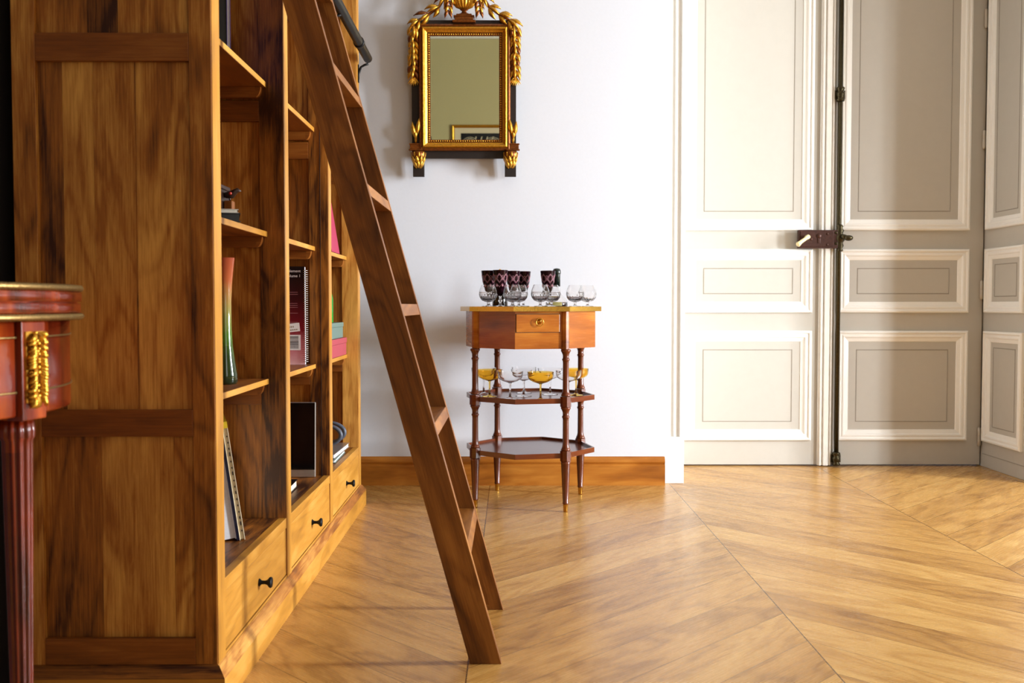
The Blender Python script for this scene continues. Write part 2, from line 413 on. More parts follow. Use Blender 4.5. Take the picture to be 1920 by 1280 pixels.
# windows
def window(n, mtx, w_, h_):
    b = MB(); b.M = mtx
    b.frame(0, w_, 0, h_, [(0, 0), (0, 0.05), (0.05, 0.05), (0.05, 0)])
    b.box(w_/2-0.03, w_/2+0.03, -0.045, 0, 0.05, h_-0.05)
    for z in (h_*0.34, h_*0.67): b.box(0.05, w_-0.05, -0.03, 0, z-0.015, z+0.015)
    o = struct('window_%d' % n, b, M['white'])
    g = MB(); g.M = mtx; g.box(0.04, w_-0.04, -0.018, -0.014, 0.04, h_-0.04); g.build('pane', M['pane'], o)
RX = lambda y, z, x=XR: Matrix.Translation((x, y, z)) @ Matrix.Rotation(-PI/2, 4, 'Z')
window(1, RX(2.65, 0.35, XR+0.07), 0.70, 2.6); window(2, RX(1.25, 0.35, XR+0.07), 0.80, 2.6)
window(3, Matrix.Translation((2.5, YR-0.07, 0.35)) @ Matrix.Rotation(PI, 4, 'Z'), 1.2, 2.35)
# baseboard
b = MB(); b.box(XL, 0.645, YB-0.014, YB, 0, 0.082, g=0, tone=0.45).box(XL, 0.645, YB-0.019, YB, 0, 0.05, g=0, tone=0.45)
b = MB()
prof = [(YB, 0), (YB-0.020, 0), (YB-0.020, 0.084), (YB-0.013, 0.090), (YB-0.016, 0.094), (YB-0.019, 0.101), (YB-0.015, 0.110), (YB-0.009, 0.116), (YB-0.005, 0.121), (YB, 0.121)]
for x0, x1 in ((XL, 0.648), (2.31, XR)):
    a = [b.addv((x0, y, z)) for y, z in prof]; c = [b.addv((x1, y, z)) for y, z in prof]; d = 0
    for q in range(len(prof)-1):
        l = math.dist(prof[q], prof[q+1]); b.face([a[q], c[q], c[q+1], a[q+1]][::-1], [(0, d), (x1-x0, d), (x1-x0, d+l), (0, d+l)][::-1], 0.5); d += l
    b.face(a, [(0, 0)]*len(prof), 0.4); b.face(c[::-1], [(0, 0)]*len(prof), 0.4)
struct('baseboard_back', b, M['skirting'])
b = MB(); b.box(XL, 1.3, YR, YR+0.018, 0, 0.12, g=0).box(2.5, XR, YR, YR+0.018, 0, 0.12, g=0).box(1.3, 2.5, YR, YR+0.018, 0, 0.12, g=0); struct('baseboard_rear', b, M['skirting'], 0.003)
b = MB(); b.box(XR-0.018, XR, YR+0.018, YB-0.02, 0, 0.12, g=1); struct('baseboard_right', b, M['skirting'], 0.003)
# door casing (left, right) and reveals
YC = 4.165
b = MB()
b.box(0.646, 0.735, YC, YD+0.05, 0, 2.60, tone=0.5)
b.box(0.646, 0.735, YC-0.012, YC, 0, 0.20)
b.box(0.648, 0.668, YC-0.016, YC, 0.2, 2.6).box(0.668, 0.676, YC-0.010, YC, 0.2, 2.6).box(0.690, 0.699, YC-0.007, YC, 0.2, 2.6).box(0.716, 0.735, YC-0.009, YC, 0.2, 2.6)
struct('trim_1', b, M['white'], 0.002)
b = MB(); b.box(2.228, 2.31, YC, YD+0.05, 0, 2.60)
b.box(2.290, 2.308, YC-0.016, YC, 0, 2.6).box(2.228, 2.245, YC-0.009, YC, 0, 2.6)
b.box(0.735, 2.228, YC, YD+0.05, 2.56, 2.60)
reveal = struct('trim_2', b, M['greige'], 0.002)
PROF = [(0, 0), (0, 0.011), (0.004, 0.016), (0.010, 0.017), (0.013, 0.011), (0.018, 0.010), (0.024, 0.013), (0.030, 0.012), (0.034, 0.007), (0.042, 0.005), (0.050, 0.003), (0.052, 0.0)]
ZP = [(0.122, 0.642), (0.727, 1.026), (1.114, 2.42)]
def panels(parent, mtx, x0, x1, gr=0.036):
    for z0, z1 in ZP:
        b = MB(); b.M = mtx; b.frame(x0, x1, z0, z1, PROF, tone=0.5)
        o = b.build('panel_moulding', M['white'], parent)
        b = MB(); b.M = mtx; i = 0.052+gr
        b.frame(x0+i, x1-i, z0+i, z1-i, [(0, 0), (0.001, 0.0014), (0.0035, 0.0014), (0.0045, 0)], tone=0.5)
        b.build('panel_line', M['groove'], parent)
rm = Matrix.Translation((2.228, 0, 0)) @ Matrix.Rotation(-PI/2, 4, 'Z')   # local x -> -Y, face -Y -> -X
panels(reveal, rm, -4.588, -4.240, 0.022)
b = MB(); b.M = rm; b.box(-4.60, -4.17, -0.002, 0, 0.060, 0.063); b.build('plinth_line', M['groove'], reveal)

# doors
def slab(x0, x1):
    b = MB(); b.box(x0, x1, YD, YD+0.045, 0.006, 2.55); return b
d1 = struct('door_1', slab(0.745, 1.49), M['greige'], 0.002)
d2 = struct('door_2', slab(1.492, 2.222), M['greige'], 0.002)
fm = Matrix.Translation((0, YD, 0))
panels(d1, fm, 0.815, 1.415)
panels(d2, fm, 1.540, 2.152)
# astragal between the leaves
b = MB(); b.box(1.446, 1.512, YD-0.012, YD, 0.004, 2.55).box(1.452, 1.462, YD-0.020, YD-0.012, 0.004, 2.55)
b.box(1.470, 1.494, YD-0.022, YD-0.012, 0.004, 2.55).box(1.500, 1.508, YD-0.018, YD-0.012, 0.004, 2.55)
b.build('astragal', M['white_worn'], d1, bevel=0.003)
b = MB()
for z in (2.1, 1.538, 0.835, 0.14):
    b = MB(); b.lathe([(0.0, -0.045), (0.004, -0.045), (0.008, -0.040), (0.008, 0.0), (0.0075, 0.001), (0.008, 0.002), (0.008, 0.040), (0.004, 0.045), (0.0, 0.045)], (2.214, YD-0.006, z), 14)
    b.build('hinge', M['steel'], d2)
# cremone bolt
b = MB(); b.lathe([(0.0105, 0.01), (0.0105, 2.5)], (1.532, YD-0.024, 0), 16)
rod = b.build('cremone_rod', M['bronze'], d1)
def guide(z, h=0.06):
    b = MB(); b.lathe([(0.0, -h/2), (0.017, -h/2), (0.020, -h*0.4), (0.015, -h*0.3), (0.018, -h*0.15), (0.021, 0), (0.018, h*0.12), (0.014, h*0.2), (0.019, h*0.35), (0.019, h*0.45), (0.016, h/2), (0.0, h/2)], (1.532, YD-0.024, z), 18, flute=6, fa=0.06)
    b.box(1.508, 1.556, YD-0.016, YD-0.0005, z-h*0.3, z+h*0.3)
    b.build('rod_guide', M['bronze'], rod)
guide(1.745, 0.066); guide(0.038, 0.062)
b = MB(); b.box(1.337, 1.520, YD-0.046, YD-0.022, 1.028, 1.113); b.box(1.345, 1.50, YD-0.049, YD-0.046, 1.035, 1.106)
b.lathe([(0.0, 0), (0.016, 0), (0.016, 0.004), (0.0, 0.006)], (0, 0, 0), 16) if False else None
b.box(1.425, 1.437, YD-0.052, YD-0.049, 1.052, 1.088)
b.ball((1.431, YD-0.050, 1.085), 0.012, sy=0.4); b.ball((1.395, YD-0.049, 1.070), 0.006, sy=0.5); b.ball((1.47, YD-0.049, 1.095), 0.006, sy=0.5); b.ball((1.47, YD-0.049, 1.045), 0.006, sy=0.5)
lock = b.build('rim_lock', M['rust'], d1, bevel=0.002)
b = MB(); b.tube([(1.372, YD-0.046, 1.079), (1.372, YD-0.078, 1.080), (1.368, YD-0.090, 1.078), (1.352, YD-0.105, 1.068), (1.338, YD-0.115, 1.060), (1.322, YD-0.128, 1.050), (1.308, YD-0.14, 1.040), (1.304, YD-0.144, 1.038)],
             [0.009, 0.009, 0.011, 0.0075, 0.0085, 0.0085, 0.0115, 0.007], 14)
tag(b.build('lever_handle', M['ivory'], lock), 'ivory coloured lever handle')
b = MB()
b.lathe([(0.0, -0.062), (0.012, -0.062), (0.016, -0.055), (0.011, -0.048), (0.019, -0.035), (0.014, -0.022), (0.022, -0.010), (0.024, 0.0), (0.022, 0.012), (0.014, 0.024), (0.020, 0.036), (0.012, 0.048), (0.017, 0.056), (0.012, 0.063), (0.0, 0.064)], (1.533, YD-0.034, 1.075), 20, flute=8, fa=0.1)
b.box(1.497, 1.528, YD-0.045, YD-0.012, 1.045, 1.100)
b.tube([(1.533, YD-0.05, 1.082), (1.545, YD-0.062, 1.080), (1.556, YD-0.068, 1.077)], [0.011, 0.012, 0.010], 12)
b.ball((1.562, YD-0.070, 1.074), 0.017, 16, 10, sx=1.25, sz=0.8)
for z in (1.05, 1.10): b.ball((1.512, YD-0.046, z), 0.007)
b.build('cremone_mechanism', M['bronze'], rod)

# ------------------------------------------------------------------ bookcase
# local frame: x = distance from the front plane (negative = into the case), y along its length, origin near front corner
BX, BY, BROT = -0.5600, 1.835, 0.0095
case = empty('bookcase', (BX, BY, 0), BROT, 'tall open brown wooden bookcase with panelled side, three bays and drawers along its bottom', 'bookcase')
BL, BD, BH = 1.873, 0.371, 2.45
ST = [(0.0, 0.050), (0.596, 0.646), (1.210, 1.258), (BL-0.050, BL)]     # y range of the four uprights
SH = [0.5785, 0.944, 1.311, 1.678, 2.045]
RAILS = [(0.076, 0.128), (0.513, 0.564), (1.215, 1.267), (1.90, 1.952), (2.38, 2.45)]
WF = [0.042, 0.060, 0.060, 0.060]
for n, (y0, y1) in enumerate(ST):
    b = MB(); wf = WF[n]
    # stiles and rails (upright frame)
    b.box(-wf, 0, y0, y1, 0.076, BH, tone=(0.35, 0.25, 0.4, 0.75)[n])
    b.box(-BD, -BD+0.044, y0, y1, 0.076, BH, tone=0.62)
    for z0, z1 in RAILS:
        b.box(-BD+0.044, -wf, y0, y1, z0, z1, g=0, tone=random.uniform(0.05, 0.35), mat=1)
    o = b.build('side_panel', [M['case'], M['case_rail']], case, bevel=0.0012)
    # inset boards
    cuts = {0: [0, .38, .86, 1], 1: [0, .16, .36, .63, .64, 1], 2: [0, .33, .53, 1], 3: [0, .4, .7, 1]}
    bb = MB()
    xa, xb = -BD+0.044, -wf
    for q in range(4):
        z0, z1 = RAILS[q][1], RAILS[q+1][0]
        cs = cuts[q] if n == 0 else [0, random.uniform(.25, .4), random.uniform(.55, .75), 1]
        tones = {0: [.40, .70, .55], 1: [.36, .80, .56, .42, .66], 2: [.45, .12, .62]}.get(q, [.5, .4, .6]) if n == 0 else [random.uniform(.3, .6) for _ in cs]
        for k in range(len(cs)-1):
            bb.box(xa+(xb-xa)*cs[k], xa+(xb-xa)*cs[k+1]-0.0003, y0+0.010, y1-0.010, z0, z1, tone=tones[k % len(tones)])
    bb.build('inset_boards', M['case'], case)
    # upright's front edge in the paler wood copy, daylight painted into its colour
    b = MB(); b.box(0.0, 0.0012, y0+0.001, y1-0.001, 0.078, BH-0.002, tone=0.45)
    b.build('lit_front_edge', M['case_lit'], case)
    if n == 2:
        b = MB(); b.box(-0.0255, -0.0240, y0-0.0012, y0+0.001, 0.22, BH); b.build('joint_line', M['backboard'], case)
b = MB()
for k in range(14):
    y0 = 0.02+(BL-0.04)*k/14; b.box(-BD-0.008, -BD, y0, y0+(BL-0.04)/14-0.001, 0.03, BH-0.01)
b.build('back_panel', M['case'], case)
b = MB(); b.box(-BD-0.01, 0.025, -0.025, BL+0.025, BH, BH+0.035, g=1); b.build('top_board', M['case_rail'], case, bevel=0.004)
# plinth with a sloped moulding on top
b = MB()
def skirt(b, P, prof, tone):
    # P: open polyline of (x, y) corners of the outer plinth face with outward offsets handled by mitre
    pass
pp = 0.018
prof = [(0, 0.0), (0, 0.056), (0.004, 0.062), (pp-0.004, 0.076), (pp, 0.078)]   # (inset from outer face, z)
def plinth_seg(p0, p1, n0, n1, tone):
    a = [b.addv((p0[0]+n0[0]*i, p0[1]+n0[1]*i, z)) for i, z in prof]
    c = [b.addv((p1[0]+n1[0]*i, p1[1]+n1[1]*i, z)) for i, z in prof]
    l = math.dist(p0, p1); d = 0
    for q in range(len(prof)-1):
        dd = math.dist(prof[q], prof[q+1])
        b.face([a[q], c[q], c[q+1], a[q+1]], [(0, d), (l, d), (l, d+dd), (0, d+dd)], tone, 0 if q < 1 else 1); d += dd
A, Bc, Cc, Dc = (-BD, -pp), (pp, -pp), (pp, BL+pp), (-BD, BL+pp)
plinth_seg(A, Bc, (0, 1), (-1, 1), 0.3); plinth_seg(Bc, Cc, (-1, 1), (-1, -1), 0.55); plinth_seg(Cc, Dc, (-1, -1), (0, -1), 0.4)
b.build('plinth', [M['case_lit'], M['case']], case)
for n in range(3):
    y0, y1 = ST[n][1], ST[n+1][0]
    b = MB(); b.box(-BD+0.002, -0.002, y0, y1, 0.210, 0.228, g=1, tone=0.25); b.build('bottom_shelf', M['case'], case, bevel=0.001)
    b = MB(); b.box(-0.020, 0.0, y0, y1, 0.203, 0.2285, g=1, tone=0.6).box(-0.020, 0.0, y0, y1, 0.078, 0.084, g=1, tone=0.5); b.build('drawer_rail', M['case_lit'], case, bevel=0.001)
    b = MB(); b.box(-0.018, -0.0015, y0+0.002, y1-0.002, 0.086, 0.2015, g=1, tone=(0.55, 0.6, 0.65)[n])
    b.box(-0.33, -0.018, y0+0.01, y0+0.02, 0.09, 0.19).box(-0.33, -0.018, y1-0.02, y1-0.01, 0.09, 0.19).box(-0.33, -0.018, y0+0.01, y1-0.01, 0.088, 0.094)
    dr = b.build('drawer', M['case_lit'], case, bevel=0.0012)
    b = MB(); ym = (y0+y1)/2
    b.M = Matrix.Translation((-0.002, ym, 0.143)) @ Matrix.Rotation(PI/2, 4, 'Y')
    b.lathe([(0.0, 0), (0.0085, 0), (0.0085, 0.002), (0.0045, 0.006), (0.004, 0.014), (0.006, 0.019), (0.011, 0.023), (0.0125, 0.026), (0.011, 0.029), (0.0, 0.0305)], (0, 0, 0), 20)
    b.build('knob', M['black_iron'], dr)
    for k, z in enumerate(SH):
        b = MB(); b.box(-BD+0.002, -0.042, y0+0.001, y1-0.001, z-0.014, z, g=1, tone=random.uniform(.4, .6)); b.box(-0.0420, -0.0412, y0+0.001, y1-0.001, z-0.0135, z-0.0005, g=1, tone=.5, mat=1)
        b.build('shelf', [M['case_rail'], M['case_lit']], case, bevel=0.001)
        for ys in (y0, y1-0.018):
            c = MB(); c.box(-BD+0.01, -0.065, ys, ys+0.018, z-0.040, z-0.0145, g=0, tone=.5)
            # rounded nose of the cleat
            c.M = Matrix.Translation((-0.065, ys, z-0.0145)) @ Matrix.Rotation(-PI/2, 4, 'X')
            c.prism([(0, 0)]+[(0.014*math.cos(a), 0.0255*math.sin(a)) for a in [PI/2*q/6 for q in range(7)]], 0, 0.018, tone=.6)
            c.build('shelf_cleat', M['case_rail'], case)
# ladder rail along the front
RZ, RXo = 1.680, 0.040
b = MB(); b.tube([(RXo, -0.3+0.05*k, RZ) for k in range(0, 45) if -0.3+0.05*k < BL-0.04]+[(RXo, BL-0.035, RZ)], 0.0165, 20)
b.ball((RXo, BL-0.035, RZ), 0.0165, 20, 10, sy=0.45)
rail = b.build('ladder_rail', M['black_iron'], case)
for y in (0.25, 0.95, 1.615):
    b = MB(); b.M = Matrix.Translation((RXo, y, RZ)) @ Matrix.Rotation(-PI/2, 4, 'X')
    b.lathe([(0.0166, -0.012), (0.0195, -0.012), (0.0195, 0.012), (0.0166, 0.012)], (0, 0, 0), 20, cap=False)
    b.build('rail_collar', M['black_iron'], rail)
for y in (0.02, 0.62, 1.235, BL-0.02):
    b = MB(); b.tube([(0.0015, y, RZ-0.075), (0.003, y, RZ-0.055), (0.012, y, RZ-0.028), (0.026, y, RZ-0.020), (RXo, y, RZ-0.016)], 0.0045, 8)
    b.box(0.0012, 0.0045, y-0.008, y+0.008, RZ-0.085, RZ-0.02)
    b.build('rail_bracket', M['black_iron'], rail)

# ------------------------------------------------------------------ library ladder
lad = empty('library_ladder', (-0.0555, 2.045, 0), 0, 'dark brown wooden library ladder leaning against the bookcase rail', 'ladder')
SL = 0.2775; LW = 0.0335; TOPZ = 1.60
for y0 in (0.0, 0.370):
    b = MB(); b.M = Matrix(((1, 0, -SL, 0), (0, 1, 0, 0), (0, 0, 1, 0), (0, 0, 0, 1)))
    b.box(-LW, LW, y0, y0+0.021, 0, TOPZ, tone=0.45+y0*0.2)
    b.build('ladder_stile', M['ladder'], lad, bevel=0.0012)
for k in range(1, 7):
    z = 0.256*k-0.001*0 if False else 0.002+0.254*k
    b = MB(); b.M = Matrix(((1, 0, -SL, 0), (0, 1, 0, 0), (0, 0, 1, 0), (0, 0, 0, 1)))
    b.box(-LW+0.001, LW-0.001, 0.021, 0.370, z-0.026, z, g=1, tone=0.6)
    b.build('tread', M['ladder'], lad, bevel=0.0012)
for y0 in (0.028, 0.352):
    b = MB(); X0 = -SL*1.70
    cx = (BX+0.040-0.0025)+0.0555   # hook curls over the rail
    b.tube([(-SL*1.52+0.002, y0, 1.52), (-SL*1.60+0.002, y0, 1.605), (-0.442, y0, 1.660)]+[(cx+0.0225*math.cos(a), y0, RZ+0.0225*math.sin(a)) for a in [R(20+20*q) for q in range(9)]], 0.0045, 8)
    b.build('hook', M['black_iron'], lad)

# ------------------------------------------------------------------ gilded mirror
MC = (-0.199, YB-0.006, 1.62)
mir = empty('wall_mirror', (MC[0], YB-0.026, 1.297), 0, 'gilded antique mirror with urn crest and leaf garlands hanging on the white wall', 'mirror')
mir.rotation_euler = (R(1.6), 0, 0)
zz = lambda z: z-1.297
b = MB()
b.box(-0.216, 0.216, -0.018, 0, zz(1.372), zz(1.935), g=0)
b.box(-0.213, -0.166, -0.016, 0, 0.0, zz(1.372)).box(0.169, 0.216, -0.016, 0, 0.0, zz(1.372))
b.build('back_board', M['backboard'], mir, bevel=0.001)
b = MB(); x0, x1, z0, z1 = -0.184, 0.192, zz(1.402), zz(1.916)
b.frame(x0, x1, z0, z1, [(0, 0.018), (0, 0.034), (0.006, 0.040), (0.009, 0.040), (0.011, 0.036), (0.014, 0.042), (0.018, 0.044), (0.022, 0.042), (0.025, 0.034), (0.033, 0.028), (0.0345, 0.024), (0.046, 0.023), (0.046, 0.015)],
        mats=[1, 1, 1, 1, 0, 0, 0, 0, 0, 1, 1, 1], tone=0.5)  # dark inner bands put the bead recess's shade into the colour
b.build('frame', [M['gold'], M['gold_dark']], mir)
b = MB(); i = 0.040
def beads(p0, p1):
    n = int(math.dist(p0, p1)/0.0092)
    for k in range(n): b.ball((p0[0]+(p1[0]-p0[0])*k/n, -0.0265, p0[1]+(p1[1]-p0[1])*k/n), 0.0034, 8, 5)
beads((x0+i, z0+i), (x1-i, z0+i)); beads((x1-i, z0+i), (x1-i, z1-i)); beads((x1-i, z1-i), (x0+i, z1-i)); beads((x0+i, z1-i), (x0+i, z0+i))
b.build('bead_trim', M['gold'], mir)
b = MB(); b.box(x0+0.044, x1-0.044, -0.020, -0.0182, z0+0.044, z1-0.044); b.build('mirror_glass', M['mirror'], mir)
# lower rail ears, buds
for sx in (-1, 1):
    cx = 0.001*0 + (0.193+0.008)*sx + 0.002
    b = MB(); b.box(cx-0.028, cx+0.028, -0.040, -0.016, zz(1.402), zz(1.408)).box(cx-0.024, cx+0.024, -0.037, -0.016, zz(1.408), zz(1.426)).box(cx-0.027, cx+0.027, -0.039, -0.016, zz(1.426), zz(1.431))
    b.build('corner_block', M['gold_dark'], mir, bevel=0.0015)
    b = MB(); bx = cx-sx*0.010
    b.lathe([(0.0005, -0.070), (0.008, -0.062), (0.019, -0.045), (0.029, -0.022), (0.031, -0.010), (0.026, 0.0)], (bx, -0.022, zz(1.400)), 20, mat=1)
    for row, (zr, rr, nn) in enumerate(((-0.004, 0.028, 9), (-0.020, 0.027, 9), (-0.036, 0.021, 8))):
        for k in range(nn):
            a = 2*PI*(k+0.5*row)/nn
            if math.sin(a) > 0.5: continue
            b.leaf((bx+rr*math.cos(a), -0.022+rr*math.sin(a), zz(1.400)+zr), (-0.45*math.cos(a), -0.45*math.sin(a), -1), (math.cos(a), math.sin(a), 0.2), 0.036, 0.019, curl=0.12)
    b.build('pendant_bud', [M['gold'], M['gold_dark']], mir)
    b = MB(); p = (cx, -0.026, zz(1.430))
    for dx, h, wv in ((0.35, 0.085, 0.020), (-0.35, 0.100, 0.018), (0.05, 0.06, 0.018)):
        b.tube([p, (p[0]+sx*dx*0.012, p[1], p[2]+h*0.45)], [0.004, 0.003], 6)
        b.leaf((p[0]+sx*dx*0.012, p[1]-0.002, p[2]+h*0.30), (sx*dx*0.45, 0, 1), (0, -1, 0), h*0.8, wv)
    b.build('leaf_spray', M['gold'], mir)
    # long garland: from the urn down the slope, over the corner and down the side
    b = MB()
    slope = [(sx*q[0]+0.002, -0.030, zz(q[1])) for q in ((0.055, 2.070), (0.075, 2.030), (0.103, 1.985), (0.145, 1.955), (0.185, 1.932), (0.205, 1.910), (0.209, 1.888))]
    side = [(sx*0.209+0.002, -0.024, zz(1.875-0.024*k)) for k in range(8)]
    path = slope+side
    for k in range(len(path)-1):
        a, c = Vector(path[k]), Vector(path[k+1]); t = c-a; m_ = 1
        for q in range(m_):
            o_ = a+t*(q/m_); t0 = t.normalized(); sd = Vector((t0.z, 0, -t0.x))
            ln = 0.056 if k < 6 else 0.042
            for sg in (-1, 1):
                b.leaf(o_+sd*sg*0.004, t0+sd*sg*random.uniform(0.26, 0.45), (sg*sd.x*0.5, -1, sg*sd.z*0.5), ln*random.uniform(0.85, 1.1), 0.021, mat=random.choice((0, 0, 1)))
            b.leaf(o_+Vector((0, -0.006, 0)), t0+sd*random.uniform(-.2, .2), (0, -1, 0), ln, 0.014, curl=0.35)
    b.tube(path, 0.006, 8, mat=1)
    e = Vector(path[-1]); b.ball(e, 0.011, mat=1)
    for k in range(7):
        a = R(-36+12*k); b.leaf(e, (math.sin(a), 0, -math.cos(a)), (0, -1, 0), 0.042, 0.008, curl=0.1)
    b.build('leaf_garland', [M['gold'], M['gold_dark']], mir)
    b = MB()   # short drop beside the urn
    for k in range(5):
        o_ = Vector((sx*(0.056+0.002*k)+0.002, -0.040, zz(2.045-0.019*k)))
        for sg in (-1, 1): b.leaf(o_, (sg*0.4, 0, -1), (sg*0.4, -1, 0), 0.036, 0.016, mat=(k+sg) % 2)
    b.build('leaf_drop', [M['gold'], M['gold_dark']], mir)
b = MB()
b.box(-0.045, 0.049, -0.044, 0.0, zz(1.921), zz(1.931)).box(-0.036, 0.040, -0.040, 0.0, zz(1.931), zz(1.945)).box(-0.041, 0.045, -0.042, 0.0, zz(1.945), zz(1.950))
b.box(-0.030, 0.034, -0.036, 0.0, zz(1.950), zz(1.957))
b.build('crest_plinth', M['gold_dark'], mir, bevel=0.002)
b = MB(); b.M = Matrix.Translation((0.002, -0.018, zz(1.957))) @ Matrix.Diagonal((1, 0.55, 1, 1))
b.lathe([(0.024, 0), (0.022, 0.003), (0.011, 0.008), (0.009, 0.014), (0.016, 0.018), (0.018, 0.021)], (0, 0, 0), 28, mat=1)
b.lathe([(0.016, 0.021), (0.034, 0.028), (0.048, 0.044), (0.054, 0.064), (0.053, 0.085), (0.049, 0.098)], (0, 0, 0), 120, flute=20, fa=0.11)
b.lathe([(0.049, 0.098), (0.056, 0.102), (0.056, 0.110), (0.046, 0.116), (0.034, 0.128), (0.020, 0.142), (0.012, 0.150), (0.016, 0.158), (0.010, 0.168), (0.0005, 0.178)], (0, 0, 0), 28)
b.build('crest_urn', [M['gold'], M['gold_dark']], mir)

# picture on the rear wall (seen in the mirror)
def reflect_hit(x, z, my, tilt):
    o = Vector((0, 0, CAM_H)); p_ = Vector((x, my, z)); d = (p_-o).normalized(); n = Vector((0, -math.cos(tilt), -math.sin(tilt)))
    r_ = d-2*d.dot(n)*n; t = (YR-my)/r_.y; return p_+r_*t
# values worked out with reflect_hit for the picture's visible upper left corner
PICX, PICZ, PW, PH = -0.630, 2.300, 0.78, 0.52
pic = empty('framed_picture', (PICX+PW/2, YR, PICZ-PH), 0, 'gold framed black and white print of wheels, seen reflected in the mirror', 'picture')
b = MB(); b.M = Matrix.Rotation(PI, 4, 'Z')
b.frame(-PW/2, PW/2, 0, PH, [(0, 0), (0, 0.022), (0.010, 0.026), (0.020, 0.020), (0.026, 0.014), (0.030, 0.010)]); b.build('picture_frame', M['gold'], pic)
b = MB(); b.box(-PW/2+0.028, PW/2-0.028, 0.002, 0.006, 0.028, PH-0.028); b.build('mount', M['cream'], pic)
b = MB(); b.box(-PW/2+0.095, PW/2-0.095, 0.006, 0.008, 0.20, PH-0.085); b.build('print', M['ink'], pic)
b = MB(); b.M = Matrix.Rotation(-PI/2, 4, 'X')
def ring2(cx, cz, r0, r1, y=0.009):
    q = MB(); n = 40
    for k in range(n):
        a0, a1 = 2*PI*k/n, 2*PI*(k+1)/n
        i = [b.addv((cx+r_*math.cos(a), -(cz+r_*math.sin(a)), y)) for r_, a in ((r0, a0), (r1, a0), (r1, a1), (r0, a1))]
        b.face(i, [(0, 0)]*4)
for sgn in (1, -1):
    for r0, r1 in ((0.018, 0.030), (0.045, 0.055), (0.075, 0.080), (0.092, 0.096)): ring2(0.04*sgn if sgn > 0 else -0.2, 0.30, r0, r1)
for k in range(4):
    b.face([b.addv(p_) for p_ in ((-0.18+0.05*k, -(0.22), 0.009), (-0.17+0.05*k, -(0.22), 0.009), (-0.13+0.06*k, -(0.40), 0.009), (-0.14+0.06*k, -(0.40), 0.009))], [(0, 0)]*4)
b.build('print_lines', M['cream'], pic)

# ------------------------------------------------------------------ octagonal side table
TC = (0.0685, 3.785); TR = R(-13)
tab = empty('side_table', (TC[0], TC[1], 0), TR, 'octagonal antique wooden side table with brass rimmed top and two lower trays', 'table')
def octo(rm, rc): return [((rm if k % 2 == 0 else rc)*math.cos(PI/4*k), (rm if k % 2 == 0 else rc)*math.sin(PI/4*k)) for k in range(8)]
b = MB(); b.prism(octo(0.277, 0.266), 0.741, 0.7545); b.build('table_top', M['mahogany'], tab)
b = MB(); o1 = octo(0.279, 0.268); o0 = octo(0.270, 0.259)
for k in range(8):
    j = (k+1) % 8
    i = [b.addv((*o1[k], 0.7395)), b.addv((*o1[j], 0.7395)), b.addv((*o1[j], 0.757)), b.addv((*o1[k], 0.757)), b.addv((*o0[j], 0.757)), b.addv((*o0[k], 0.757)), b.addv((*o0[j], 0.7395)), b.addv((*o0[k], 0.7395))]
    for q in ((0, 1, 2, 3), (3, 2, 4, 5), (0, 7, 6, 1), (5, 4, 6, 7)): b.face([i[n] for n in q], [(0, 0)]*4)
b.build('brass_rim', M['brass'], tab)
b = MB(); b.prism(octo(0.256, 0.243), 0.602, 0.7395, tone=0.5)
b.build('table_body', M['cherry'], tab)
# drawer on the right-front face (front vertex -> front right leg)
P0, P1 = Vector((0, -0.256, 0)), Vector((0.243*math.cos(-PI/4), 0.243*math.sin(-PI/4), 0))
e = (P1-P0); fl = e.length; ex = e.normalized(); ey = Vector((0, 0, 1)).cross(ex)
DM = Matrix(((ex.x, ey.x, 0, P0.x), (ex.y, ey.y, 0, P0.y), (0, 0, 1, 0), (0, 0, 0, 1)))
b = MB(); b.M = DM; b.box(0.004, fl-0.024, -0.0035, 0.002, 0.664, 0.729, g=0, tone=0.6)
dr = b.build('drawer', M['cherry'], tab, bevel=0.001)
b = MB(); b.M = DM; b.frame(0.002, fl-0.022, 0.662, 0.731, [(0, 0.0), (0, 0.0008), (0.002, 0.0008)], tone=0.0); b.build('drawer_gap', M['backboard'], tab)
b = MB(); cxh = fl*0.47
b.M = DM @ Matrix.Translation((cxh, -0.0035, 0.704)) @ Matrix.Rotation(PI/2, 4, 'X')
b.lathe([(0.0, 0), (0.011, 0), (0.011, 0.001), (0.004, 0.003), (0.004, 0.009), (0.0, 0.011)], (0, 0, 0), 16)
b.M = DM
b.tube([(cxh+0.014*math.sin(2*PI*k/20), -0.012, 0.700+0.014*math.cos(2*PI*k/20)) for k in range(20)], 0.0018, 8, closed=True)
b.build('ring_pull', M['brass'], dr)
def tray(z0, z1):
    b = MB(); b.prism(octo(0.250, 0.243), z0, z1-0.009, tone=0.4)
    o1, o0 = octo(0.254, 0.246), octo(0.247, 0.239)
    for k in range(8):
        j = (k+1) % 8; i = [b.addv((*o1[k], z0)), b.addv((*o1[j], z0)), b.addv((*o1[j], z1)), b.addv((*o1[k], z1)), b.addv((*o0[j], z1)), b.addv((*o0[k], z1)), b.addv((*o0[j], z1-0.010)), b.addv((*o0[k], z1-0.010))]
        l = math.dist(o1[k], o1[j])
        b.face([i[0], i[1], i[2], i[3]], [(0, 0), (l, 0), (l, .02), (0, .02)], 0.6); b.face([i[3], i[2], i[4], i[5]], [(0, 0), (l, 0), (l, .01), (0, .01)], 0.6); b.face([i[5], i[4], i[6], i[7]], [(0, 0), (l, 0), (l, .01), (0, .01)], 0.6)
    b.build('tray', M['mahogany'], tab)
tray(0.401, 0.420); tray(0.199, 0.218)
